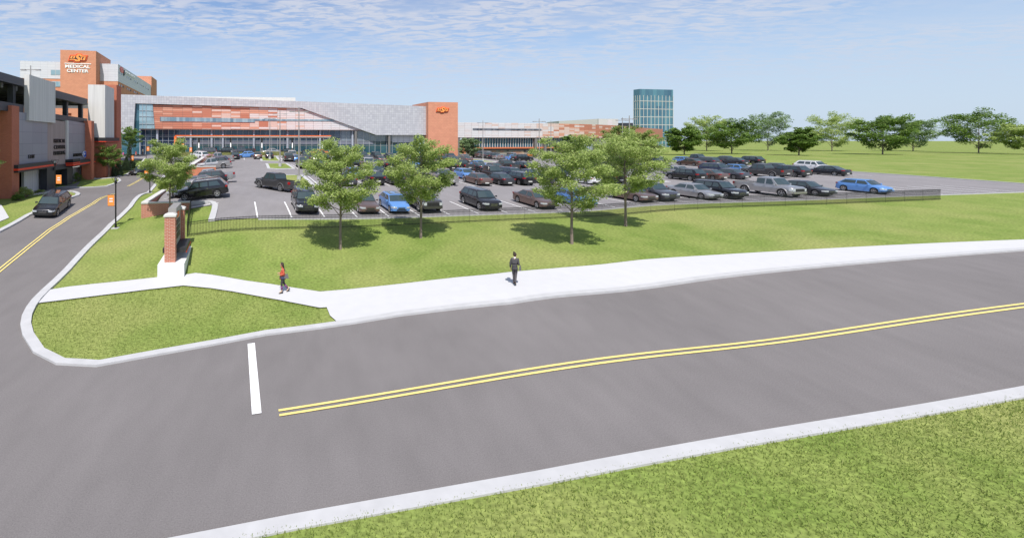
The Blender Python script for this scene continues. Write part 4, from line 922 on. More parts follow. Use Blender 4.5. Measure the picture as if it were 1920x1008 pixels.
# ================= BRICK WALLS, MONUMENT, FENCE =================
def wall(name, label, a0, a1, b0, b1, ztA, ztB, m='brick_wall', cat='wall', capw=.06, grp=None, along='b'):
    """low wall; top may slope from ztA (start) to ztB (end)"""
    cb, ca = (b0+b1)/2, (a0+a1)/2; x, y = gw(cb, ca); t = thing(name, (x, y, T(x, y)), label, cat, grp)
    mb = MB(); cm = MB(); n = 8
    for i in range(n):
        f0, f1 = i/n, (i+1)/n
        if along == 'b': q = [gw(b0+(b1-b0)*f0, a0), gw(b0+(b1-b0)*f1, a0), gw(b0+(b1-b0)*f1, a1), gw(b0+(b1-b0)*f0, a1)]; zt_ = [f0, f1, f1, f0]
        else: q = [gw(b0, a0+(a1-a0)*f0), gw(b1, a0+(a1-a0)*f0), gw(b1, a0+(a1-a0)*f1), gw(b0, a0+(a1-a0)*f1)]; zt_ = [f0, f0, f1, f1]
        zb = [T(*p)-.5 for p in q]; zt_ = [ztA+(ztB-ztA)*f for f in zt_]
        mb.hull8([(*p, z) for p, z in zip(q, zb)]+[(*p, z-.12) for p, z in zip(q, zt_)])
        c = Vector(gw(cb, ca))
        e = capw; A_, B_ = Vector((-S_, C_)), Vector((C_, S_))
        sh = [-A_*e, -A_*e, A_*e, A_*e] if along == 'b' else [-B_*e, B_*e, B_*e, -B_*e]
        q2 = [tuple(Vector(p)+s) for p, s in zip(q, sh)]
        cm.hull8([(*p, z-.118) for p, z in zip(q2, zt_)]+[(*p, z) for p, z in zip(q2, zt_)])
    obj('wall', mb, m, t); obj('stone_cap', cm, 'cap', t); return t
G_ = 'low brick walls beside the street'
wall('brick_wall', 'low red brick wall with pale cap behind the brick sign monument, shaded by a young tree', 42.6, 42.95, -8.25, -4.05, CZ-5.48, CZ-5.48, grp=G_)
wall('brick_wall', 'low brick wall with wide pale cap running away along the street side of the lot', 42.96, 54.5, -8.25, -7.85, CZ-5.48, CZ-5.58, grp=G_, along='a')
wall('brick_wall', 'sunlit orange brick wall crossing between two silver pickups in the left row', 69.3, 69.7, -7.2, -2.95, CZ-3.82, CZ-3.80, 'brick_or', grp=G_)
wall('brick_wall', 'shaded brick wall with a broad white cap in front of the pickup noses', 69.75, 100, -7.2, -6.7, CZ-3.85, CZ-3.62, grp=G_, along='a', capw=.12)

mx0, my0 = gw(-3.75, 30.6); mon = thing('sign_monument', (mx0, my0, T(mx0, my0)), 'brick sign monument with two capped piers on a white concrete plinth beside the footpath', 'monument sign')
zP = CZ-7.27
obj('plinth', MB().gbox(-4.52, -3.02, 28.0, 33.2, T(mx0, my0)-1.2, zP), 'plinth', mon)
def pier(b0, b1, a0, a1, zt):
    p = obj('brick_pier', MB().gbox(b0, b1, a0, a1, zP, zt), 'brick_wall', mon)
    e = .05; c = MB().gbox(b0-e, b1+e, a0-e, a1+e, zt, zt+.10)
    q0 = [gw(b0-e, a0-e), gw(b1+e, a0-e), gw(b1+e, a1+e), gw(b0-e, a1+e)]; m_ = gw((b0+b1)/2, (a0+a1)/2); r = [tuple(Vector(x).lerp(Vector(m_), .55)) for x in q0]
    c.hull8([(*x, zt+.10) for x in q0]+[(*x, zt+.2) for x in r]); obj('cap_stone', c, 'cap', p)
pier(-4.20, -3.58, 28.45, 29.05, CZ-4.56); pier(-4.10, -3.42, 31.75, 32.4, CZ-4.62)
sp = obj('sign_panel', MB().gbox(-4.02, -3.66, 29.06, 31.74, zP+.75, CZ-4.42), mat('sign_beige', (.40, .38, .31), .7), mon)
obj('top_beam', MB().gbox(-4.08, -3.60, 29.12, 31.70, CZ-4.42, CZ-4.14), 'galv', mon)
for i in range(3): obj('sign_tile', MB().gbox(-3.66, -3.62, 29.7, 31.1, zP+1.15+i*.42, zP+1.45+i*.42), 'metal_char', mon)
obj('sign_badge', MB().gbox(-3.66, -3.62, 30.0, 30.8, zP+2.42, zP+2.75), 'orange', mon)
obj('ledge', MB().gbox(-4.40, -3.02, 29.1, 31.9, zP+.42, zP+.70), 'metal_char', mon)
obj('red_stripe', MB().gbox(-3.02, -2.99, 29.08, 31.92, zP+.42, zP+.50), 'red', mon)

# fence
pts = [gw(-4.0, 42.5), gw(-3.75, 38.4), gw(-3.5, 34.3)]+[gw(-3.5+2.45*i, 34.3) for i in range(1, 31)]
fx, fy = pts[12]; fen = thing('iron_fence', (fx, fy, T(fx, fy)), 'long black picket fence on the lawn below the front row of parked cars', 'fence')
for i, (p, q) in enumerate(zip(pts, pts[1:])):
    p, q = Vector(p), Vector(q); d = q-p; L = d.length; n = max(2, int(L/.105)); mb = MB(); d.normalize(); nn = Vector((-d.y, d.x))
    z0, z1 = T(*p), T(*q)
    def at(f): c = p+(q-p)*f; return c, z0+(z1-z0)*f
    for h_, t_ in ((.14, .035), (.90, .03), (1.04, .035)):
        a_, za = at(0); b_, zb = at(1); r = nn*.013
        mb.hull8([(*(a_-r), za+h_-t_/2), (*(b_-r), zb+h_-t_/2), (*(b_+r), zb+h_-t_/2), (*(a_+r), za+h_-t_/2), (*(a_-r), za+h_+t_/2), (*(b_-r), zb+h_+t_/2), (*(b_+r), zb+h_+t_/2), (*(a_+r), za+h_+t_/2)])
    for j in range(1, n):
        c, z_ = at(j/n); e = .009; mb.box(c.x-e, c.x+e, c.y-e, c.y+e, z_+.04, z_+1.12)
    obj('fence_panel', mb, 'black', fen, fix=False)
    c, z_ = at(0); obj('post', MB().box(c.x-.012, c.x+.012, c.y-.012, c.y+.012, z_-.1, z_+1.12), 'black', fen)

# ================= LAMPS =================
def street_lamp(x, y, side, label, first=[None]):
    z = T(x, y)
    t = thing('street_lamp', (x, y, z), label, 'street lamp', 'black street lamps with orange banners')
    if first[0] and first[0][1] == side:
        for ch in [c for c in bpy.data.objects if c.parent == first[0][0]]:
            c2 = ch.copy(); COL.objects.link(c2); c2.parent = t
            for g_ in [c for c in bpy.data.objects if c.parent == ch]: g2 = g_.copy(); COL.objects.link(g2); g2.parent = c2
        return t
    L = dict(local=True)
    obj('base_slab', MB().box(-.28, .28, -.28, .28, -.1, .06), 'kerb', t, **L)
    obj('pole', MB().tube([(0, 0, .05), (0, 0, .35), (0, 0, .36), (0, 0, 3.75)], [.1, .1, .065, .055], 10).tube([(0, 0, 3.75), (0, 0, 4.0)], [.11, .11], 10), 'black', t, smooth=40, **L)
    lan = MB(); r0, r1, z0, z1 = .10, .24, 3.85, 4.3
    for i in range(4):
        c, s = [(1, 1), (-1, 1), (-1, -1), (1, -1)][i]; c2, s2 = [(1, 1), (-1, 1), (-1, -1), (1, -1)][(i+1) % 4]
        lan.tube([(c*r0, s*r0, z0), (c*r1, s*r1, z1)], .014, 5); lan.tube([(c*r1, s*r1, z1), (c2*r1, s2*r1, z1)], .016, 5)
    lan.box(-.25, .25, -.25, .25, 4.29, 4.32); obj('lantern', lan, 'black', t, **L)
    obj('globe', MB().lathe([(.0, 3.98), (.07, 4.0), (.09, 4.1), (.07, 4.22), (0, 4.26)], (0, 0, 0), seg=10), 'cap', t, smooth=True, **L)
    s = side
    arm = MB().tube([(0, 0, 2.80), (s*.68, 0, 2.80)], .015, 6).tube([(0, 0, 1.87), (s*.68, 0, 1.87)], .015, 6); obj('banner_arm', arm, 'black', t, **L)
    bn = obj('banner', MB().box(min(s*.12, s*.66), max(s*.12, s*.66), -.012, .012, 1.89, 2.78), 'banner', t, **L)
    e = MB(); cx = s*.39
    e.prism([(cx-.16, -.02, 2.44), (cx+.12, -.02, 2.44), (cx+.17, -.02, 2.53), (cx-.10, -.02, 2.53)], (0, -.004, 0))
    obj('banner_badge', e, 'white', bn, **L)
    e = MB()
    for i in range(2): e.box(cx-.15, cx+.15, -.022, -.014, 2.28-i*.07, 2.33-i*.07)
    obj('banner_lettering', e, 'white', bn, **L)
    first[0] = (t, side); return t
for u, v, s, lb in [(217,428,-1,'nearest black street lamp with an orange banner, on the grass edge by the footpath side'), (281,362.5,-1,'black lamp with orange banner partly behind the young tree on the street edge'),
                    (361,301,-1,'thin black lamp with banner on the grass beside the white-capped wall'), (346,291.5,-1,'small far lamp with banner in front of the orange canopy post'),
                    (103,379,1,'black lamp with orange banner on the grass island behind the moving black suv'), (244,319.5,1,'black lamp with orange banner on the lawn by the small conifers'), (274,300,1,'farthest black lamp on the left, before the glass corner of the hall')]:
    street_lamp(*gp(u, v), s, lb)
def light_pole(x, y, h, label, first=[None]):
    z = T(x, y); t = thing('parking_light_pole', (x, y, z), label, 'light pole', 'tall grey light poles in the car park')
    if first[0]:
        for ch in [c for c in bpy.data.objects if c.parent == first[0]]: c2 = ch.copy(); COL.objects.link(c2); c2.parent = t
        return t
    L = dict(local=True)
    obj('base', MB().tube([(0, 0, -.2), (0, 0, .7)], .28, 12), 'kerb', t, smooth=40, **L)
    obj('pole', MB().tube([(0, 0, .6), (0, 0, 9.6)], [.11, .06], 8), 'galv', t, smooth=40, **L)
    obj('cross_arm', MB().tube([(-.75, 0, 9.05), (.75, 0, 9.05)], .045, 6), 'galv', t, **L)
    for s in (-1, 1): obj('lamp_head', MB().box(s*.9-.32, s*.9+.32, -.18, .18, 8.98, 9.1), 'galv', t, **L)
    first[0] = t; return t
for u, D, lb in [(560.5,59.5,'tall grey pole rising behind the bed of the dark pickup, nearest of the left three'), (525,78,'grey light pole on the middle grass island left of the oncoming pickup'), (506,100,'thin grey light pole on the farthest left grass island'),
                 (905.5,107,'grey light pole right of the orange tower, beside the round green tree'), (1011,90,'grey light pole before the dark columns of the curved wing'), (1033,108,'grey light pole just right of the dark wing columns'), (1167,88,'shorter-looking of two poles over the trees at the right edge'), (1180,74,'taller-looking of two poles over the trees at the right edge')]:
    light_pole(k(u)*D, D, 9.6, lb)

def roof_pole():
    t = light_pole(k(57.5)*58, 58, 9.6, 'thin grey light pole rising above the garage roof'); t.location.z = CZ+140*58/F-9.6
roof_pole()
# ================= TREES AND SHRUBS =================
def leaves(centers, spread, n, size, rs, flat=.45, drop=0):
    """many small leaf faces around the cluster centres (numpy)"""
    c = np.repeat(np.array(centers), n, 0); N_ = len(c)
    r = rs.normal(size=(N_, 3)); r /= np.linalg.norm(r, axis=1)[:, None]; r *= rs.uniform(.15, 1, (N_, 1))**.6
    sp = np.repeat(np.array(spread).reshape(-1, 1), n, 0); pos = c+r*sp*np.array([1, 1, flat]); pos[:, 2] -= drop*np.abs(r[:, 0])
    nrm = rs.normal(size=(N_, 3))*np.array([.55, .55, .3])+np.array([0, 0, 1]); nrm /= np.linalg.norm(nrm, axis=1)[:, None]
    a = np.cross(nrm, rs.normal(size=(N_, 3))); a /= np.linalg.norm(a, axis=1)[:, None]; b = np.cross(nrm, a)
    s = size*rs.uniform(.6, 1.3, (N_, 1))
    v = np.stack([pos-a*s, pos-b*s*.45, pos+a*s, pos+b*s*.45], 1).reshape(-1, 3)
    return v, np.arange(N_*4).reshape(-1, 4)
def leafobj(name, v, f, m, parent):
    me = bpy.data.meshes.new(name); me.vertices.add(len(v)); me.vertices.foreach_set('co', v.ravel()); me.loops.add(f.size); me.loops.foreach_set('vertex_index', f.ravel().astype(np.int32))
    me.polygons.add(len(f)); me.polygons.foreach_set('loop_start', np.arange(0, f.size, 4, dtype=np.int32)); me.update(calc_edges=True); me.validate()
    me.materials.append(M[m]); o = bpy.data.objects.new(name, me); COL.objects.link(o); o.parent = parent; return o
def make_tree(loc, H, R, label, seed, leaf='leaf', nl=50, size=.086, cb=.31, name='tree', cat='tree', grp=None, bulge=.34, tr=.10):
    t = thing(name, loc, label, cat, grp); rs = np.random.RandomState(seed); r = random.Random(seed)
    w_ = MB(); path = [(0, 0, -.3), (.0, 0, .05), (.02*r.random(), .02, cb*H*.6)]; rr = [tr*1.5, tr*1.05, tr*.85]
    x = y = 0
    for i in range(1, 7): x += r.uniform(-.05, .05); y += r.uniform(-.05, .05); path.append((x, y, cb*H+(H*.95-cb*H)*i/6)); rr.append(tr*.8*(1-i/6.6)+.008)
    w_.tube(path, rr, 8); C = []; Sp = []
    n = 30
    for i in range(n):
        f = (i+.5)/n; z0 = H*(cb-.02)+H*(.90-cb)*f; ang = i*2.399+r.uniform(-.5, .5)
        prof = (f/bulge)**.5 if f < bulge else max(0, 1-((f-bulge)/(1-bulge))**2.2)**.6
        rad = R*(.34+.66*prof)*r.uniform(.78, 1.08)
        if f < .1: rad *= .85
        rise = R*(.42-.04*f)*r.uniform(.5, 1.5); e = Vector((math.cos(ang)*rad, math.sin(ang)*rad, z0+rise))
        s0 = Vector((x*f, y*f, z0)); mid = s0.lerp(e, .5)+Vector((0, 0, rise*.12))
        w_.tube([s0, mid, e], [tr*.34*(1-.6*f), tr*.2*(1-.5*f), .006], 5)
        for j in range(3):
            q = s0.lerp(e, .42+.2*j); a2 = ang+r.choice([-1, 1])*r.uniform(.5, 1.1); l2 = rad*.42*r.uniform(.6, 1.1); e2 = q+Vector((math.cos(a2)*l2, math.sin(a2)*l2, l2*.25))
            w_.tube([q, e2], [tr*.12, .004], 4); C.append(e2); Sp.append(R*.19*r.uniform(.7, 1.25))
        C.append(e); Sp.append(R*.2*r.uniform(.8, 1.2)); C.append(s0.lerp(e, .75)); Sp.append(R*.2); 
        if f > .25: C.append(s0.lerp(e, .4)+Vector((0, 0, .1))); Sp.append(R*.2)
    for i in range(5): C.append(Vector((x+r.uniform(-.2, .2)*R, y+r.uniform(-.2, .2)*R, H*(.86+.03*i)))); Sp.append(R*.17)
    obj('trunk', w_, 'bark', t, smooth=50, local=True, fix=False)
    v, f = leaves([tuple(c) for c in C], Sp, nl, size, rs, .60); leafobj('crown', v, f, leaf, t); return t
def at_(u, v, D=None):
    if D is None: x, y = gp(u, v)
    else: x, y = k(u)*D, D
    return (x, y, T(x, y))
GT = 'young green street trees on the lawn'
make_tree(at_(638,467), 6.95, 2.55, 'first full green tree on the lawn, over the brown sedan', 1, grp=GT, nl=130)
make_tree(at_(789,446), 6.9, 2.5, 'second green tree on the lawn, over the pickup next to the blue car', 2, grp=GT, nl=130)
make_tree(at_(1072,457), 6.85, 2.55, 'third green lawn tree, with forked low limbs, over a hidden blue car', 3, grp=GT, nl=130)
make_tree(at_(1173,424), 6.9, 2.5, 'rightmost green lawn tree, its shadow across the fence', 4, grp=GT, nl=130)
make_tree(at_(318,392,39.3), 6.35, 2.25, 'green tree with thin trunk in front of the low brick wall, over the sign monument', 5, grp=GT, nl=130, tr=.085)
GB = 'smaller trees near the buildings'
make_tree(at_(204,318,78), 5.0, 2.15, 'round dark green tree standing against the brick base of the garage', 6, 'leaf_d', 34, .13, cb=.28, grp=GB)
make_tree(at_(246,303,100), 6.2, 2.35, 'small round tree in front of the glass corner of the hall', 7, 'leaf_d', 34, .14, cb=.3, grp=GB)
make_tree(at_(880,296,124), 5.0, 2.7, 'round dense green tree between the orange tower and the curved wing', 8, 'needle_l', 60, .17, cb=.08, grp=GB)
make_tree(at_(1067,300,97), 6.1, 1.9, 'narrow green tree poking up behind the third lawn tree', 9, 'leaf_d', 40, .15, cb=.1, grp=GB)
make_tree(at_(1166,300,96), 7.6, 3.6, 'broad dark tree behind the rightmost lawn tree', 10, 'leaf_d', 60, .17, cb=.1, grp=GB)
make_tree(at_(1204,300,88), 6.6, 3.1, 'pale yellow-green tree at the right edge of the view', 12, 'leaf_y', 60, .16, cb=.1, grp=GB)
make_tree(at_(1150,330,62), 5.2, 2.4, 'mid-size green tree left of the rightmost lawn tree, inside the car park', 13, 'leaf', 50, .12, cb=.12, grp=GB)
make_tree(at_(-48,352,44), 5.6, 2.2, 'tree just outside the left edge, one leafy branch tip showing by the garage pier', 14, 'leaf', 40, .11, grp=GB)
def conifer(loc, H, R, label, seed, m='needle', n=1500):
    t = thing('conifer', loc, label, 'conifer', 'small conifers on the lawn'); rs = np.random.RandomState(seed); f_ = rs.uniform(0, 1, n)**1.4; ang = rs.uniform(0, 6.28, n)
    lay = .85+.15*np.sin(f_*34+ang*2); rad = R*(1-f_)*lay*rs.uniform(.45, 1, n)**.4+.03
    c = np.stack([np.cos(ang)*rad, np.sin(ang)*rad, .1+H*f_-.1*rad], 1); v, f = leaves(c, np.full(n, .10), 3, .09, rs, .6)
    obj('trunk', MB().tube([(0, 0, -.2), (0, 0, H*.9)], [.08, .01], 6), 'bark', t, local=True); leafobj('crown', v, f, m, t)
conifer(at_(212,328), 2.1, .95, 'pale blue-green small spruce on the lawn by the street kerb', 21, 'needle_l')
conifer(at_(222,312,80), 2.6, 1.15, 'dark spruce in the shade of the garage tree', 22)
conifer(at_(237,311,88), 2.4, 1.3, 'grey-green spruce left of the lamp on the lawn', 23, 'needle_l')
conifer(at_(249,311,90), 1.6, 1.0, 'low spruce to the right of the lamp on the lawn', 24, 'needle_l')
conifer(at_(242,298,97), 3.4, .7, 'slim dark conifer just behind the lawn lamp', 25)
def bush(loc, R, H, label, seed, m='leaf_d', n=26, nl=34, size=.07, name='shrub', cat='shrub', grp='shrubs by the garage'):
    t = thing(name, loc, label, cat, grp); rs = np.random.RandomState(seed)
    ang = rs.uniform(0, 6.28, n*2); el = rs.uniform(.05, 1.5, n*2); q = np.stack([np.cos(ang)*np.cos(el)*R, np.sin(ang)*np.cos(el)*R, .1+np.sin(el)*H*.85], 1)*rs.uniform(.75, 1.05, (n*2, 1))
    v, f = leaves(q, np.full(n*2, R*.26), nl, size, rs, .8); w_ = MB()
    for i in range(9): w_.tube([(0, 0, -.1), tuple(q[i]*.9)], [.03, .01], 4)
    obj('stems', w_, 'bark', t, local=True, fix=False); leafobj('foliage', v, f, m, t); return t
bush(at_(45,371), .85, 1.15, 'bright yellow-green shrub at the foot of the near garage pier', 31, 'leaf_y')
bush(at_(34,375), .55, .6, 'low dark shrub left of the bright one at the garage pier', 32)
bush(at_(95,347), 1.05, 1.45, 'dark green bush left of the garage entrance lamp', 33)
bush(at_(118,346), 1.1, 1.4, 'dark bush behind the orange banner at the garage', 34)
bush(at_(142,340), 1.2, 1.3, 'rounded green bush beside the second garage pier', 35)
bush(at_(74,350), .6, .45, 'small trimmed shrub by the garage door bay', 36)
bush(at_(75,362.5), .6, .3, 'low green tuft on the kerbed island beside the driveway', 37, 'leaf_y', 14, 20)
fl = thing('flowering_shrub', at_(395,297,90), 'shrub covered in pink blossom at the end of the white-capped wall', 'flowering shrub'); rs = np.random.RandomState(41)
n = 60; ang = rs.uniform(0, 6.28, n); el = rs.uniform(0, 1.5, n); q = np.stack([np.cos(ang)*np.cos(el)*1.5, np.sin(ang)*np.cos(el)*1.0, .3+np.sin(el)*1.5], 1)
v, f = leaves(q, np.full(n, .4), 26, .08, rs, .8); leafobj('foliage', v, f, 'leaf_y', fl)
v, f = leaves(q*1.06+np.array([0, 0, .12]), np.full(n, .22), 16, .09, rs, .8); leafobj('blossom', v, f, 'pink', fl)
# tall ornamental grass before the canopy
rs = np.random.RandomState(51); n = 16000; bb = rs.uniform(-13, 25, n); aa = rs.uniform(107.9, 110.7, n); x_ = C_*bb-S_*aa; y_ = S_*bb+C_*aa; z_ = Tn(np.c_[x_, y_])
h_ = rs.uniform(.55, 1.05, n); dx = rs.normal(0, .12, (n, 2)); w_ = .05
base_ = np.c_[x_, y_, z_]; top_ = base_+np.c_[dx, h_]; ang = rs.uniform(0, 3.14, n); sd = np.c_[np.cos(ang), np.sin(ang), np.zeros(n)]*w_
v = np.stack([base_-sd, base_+sd, top_+sd*.2, top_-sd*.2], 1).reshape(-1, 3)
o = leafobj('ornamental_grass', v, np.arange(n*4).reshape(-1, 4), 'reed', None); o['kind'] = 'stuff'; o['label'] = 'strip of tall yellow-green ornamental grass before the canopy'; o['category'] = 'ornamental grass'
# blades of grass along the pavements, on the near island and the verge
def scatter(poly, n, seed):
    r_ = np.random.RandomState(seed); P0 = np.array(poly); lo, hi = P0.min(0), P0.max(0); q = r_.uniform(lo, hi, (n*3, 2)); m = inside(q[:, 0], q[:, 1], poly); return q[m][:n]
isl_poly = P(bot[2:])+P([(62,600),(58,630),(74,655),(112,676),(182,678),(298,657),(470,629),(606,606)])
pts_ = [scatter(isl_poly, 9000, 71)]; vg = [p_ for p_ in verge if p_[0] < 24]; vg_ = scatter([(-6, 2), (-6, 11.5), (22, 16.5), (22, 2)], 90000, 73); vg_ = vg_[inside(vg_[:, 0], vg_[:, 1], verge)]; r_ = np.random.RandomState(72)
for path in (P(top), P(bot[2:])):
    for p_, q_ in zip(path, path[1:]):
        L_ = math.dist(p_, q_); n_ = int(L_*55); f_ = r_.uniform(0, 1, (n_, 1)); pts_.append(np.array(p_)+(np.array(q_)-np.array(p_))*f_+r_.normal(0, .05, (n_, 2))+np.array([[0, .06 if path[0][1] > 0 and p_ in P(top) else -.06]]))
n0_ = sum(len(q_) for q_ in pts_); gx_ = np.concatenate(pts_+[vg_]); n_ = len(gx_); z_ = Tn(gx_); z_[n0_:] += .10; hh_ = r_.uniform(.04, .085, n_); a_ = r_.uniform(0, 3.14, n_); sd = np.c_[np.cos(a_), np.sin(a_), np.zeros(n_)]*.012; b0_ = np.c_[gx_, z_]; tp_ = b0_+np.c_[r_.normal(0, .03, (n_, 2)), hh_]
M['blade'] = leaf_mat('grass_blades', (.19, .27, .055), (.36, .40, .13), .5)
o = leafobj('grass', np.stack([b0_-sd, b0_+sd, tp_+sd*.3, tp_-sd*.3], 1).reshape(-1, 3), np.arange(n_*4).reshape(-1, 4), 'blade', None); o['kind'] = 'stuff'; o['label'] = 'short green grass fringing the footpath and the near island'; o['category'] = 'grass'
# flower bed specks under the shrubs
rs = np.random.RandomState(52); n = 500; u_ = rs.uniform(36, 88, n); p = np.array([gp(a, 371-(a-36)*.165+rs.uniform(-1.0, 1.0)) for a in u_]); z_ = Tn(p)
v, f = leaves(np.c_[p, z_+.12], np.full(n, .12), 3, .05, rs, .5); o = leafobj('ground_cover', v, f, 'cap', None); o['kind'] = 'stuff'; o['label'] = 'pale flowering ground cover along the garage bed'; o['category'] = 'ground cover'
# distant trees beyond the lot, so the horizon is not bare
for i, (u, D, H, R) in enumerate([(1283,150,8,5),(1325,205,13,8),(1372,160,10,7),(1440,210,15,9),(1498,140,7,4.5),(1560,205,14,9),(1655,150,11,7.5),(1712,200,12,8),(1835,170,14,9),(1925,150,9,6)]):
    make_tree(at_(u, 0, D), H, R, ['nearest','second','third','fourth','fifth','sixth','seventh','eighth','ninth','tenth'][i]+' distant broad tree in the row right of the glass high-rise', 60+i, ['leaf_d', 'leaf', 'leaf_d', 'needle_l'][i % 4], 60, .34, cb=.08, grp='distant trees right of the high-rise', tr=.2)
# ================= VEHICLES =================
def paint(name, c, metal=.5, r=.28): return mat(name, c, r, metal, .5, coat=.6)
PAINT = {'black': paint('black_paint', (.022, .022, .026), .4, .2), 'dark grey': paint('dark_grey_paint', (.055, .055, .06), .6), 'grey': paint('grey_paint', (.10, .10, .115), .6),
         'brown': paint('brown_paint', (.19, .125, .105), .6), 'blue': paint('blue_paint', (.115, .27, .60), .2), 'silver': paint('silver_paint', (.42, .41, .41), .7, .3),
         'pickup grey': paint('gunmetal_paint', (.075, .073, .075), .5, .32), 'white': paint('white_car_paint', (.68, .68, .70), .1, .3), 'orange': paint('orange_paint', (.72, .17, .05), .3), 'navy': paint('navy_paint', (.035, .045, .085), .5)}
M['carglass'] = mat('car_glass', (.035, .055, .06), .06, 0, .9); M['tyre'] = mat('tyre_rubber', (.016, .016, .017), .85); M['rim'] = mat('alloy', (.45, .45, .46), .3, .8)
M['lampglass'] = mat('headlamp_glass', (.55, .58, .62), .1, .2, .9); M['tail'] = mat('tail_lamp_red', (.30, .006, .008), .25, 0, .8); M['chrome'] = mat('chrome', (.5, .5, .5), .2, .9); M['plate'] = mat('number_plate', (.55, .55, .52), .6)
SPEC = {  # length, width, stations (x: fraction from nose 0..1, top z), belt; cabin (A,B,C,D) fractions, roof z; wheels
 'suv': dict(L=4.9, W=1.93, top=[(0,.62),(.015,.80),(.05,.92),(.24,1.04),(.30,1.08),(.9,1.12),(.97,1.08),(1,.98)], cab=(.25,.37,.86,.965), roof=1.65, r=.37, wx=(.185,.79), zb=.24, pill=[.30,.47,.64,.82], kind='suv'),
 'sedan': dict(L=4.85, W=1.84, top=[(0,.50),(.012,.66),(.05,.74),(.27,.90),(.3,.93),(.8,.98),(.86,.99),(.975,.97),(1,.80)], cab=(.26,.40,.68,.85), roof=1.44, r=.33, wx=(.18,.79), zb=.19, pill=[.31,.52,.73], kind='sedan'),
 'hatchback': dict(L=4.1, W=1.75, top=[(0,.50),(.015,.66),(.06,.76),(.25,.92),(.3,.95),(.9,1.0),(.97,.98),(1,.80)], cab=(.24,.40,.80,.95), roof=1.44, r=.32, wx=(.19,.81), zb=.19, pill=[.30,.56,.83], kind='hatch'),
 'pickup': dict(L=5.85, W=2.02, top=[(0,.72),(.012,1.0),(.05,1.10),(.24,1.17),(.3,1.18),(.6,1.20),(.985,1.20),(1,1.14)], cab=(.235,.335,.55,.605), roof=1.93, r=.42, wx=(.165,.77), zb=.36, pill=[.27,.43,.585], kind='pickup')}
def interp(t, P_):
    for (x0, y0), (x1, y1) in zip(P_, P_[1:]):
        if t <= x1: return y0+(y1-y0)*(t-x0)/(x1-x0)
    return P_[-1][1]
def rim_mb(c, r, y):
    m = MB(); s = 1 if y > 0 else -1
    m.lathe([(r*.60, -.02), (r*.66, .012), (r*.60, .02)], (c, 0, 0), 'y', 20)
    for v in range(len(m.v)): pass
    return m
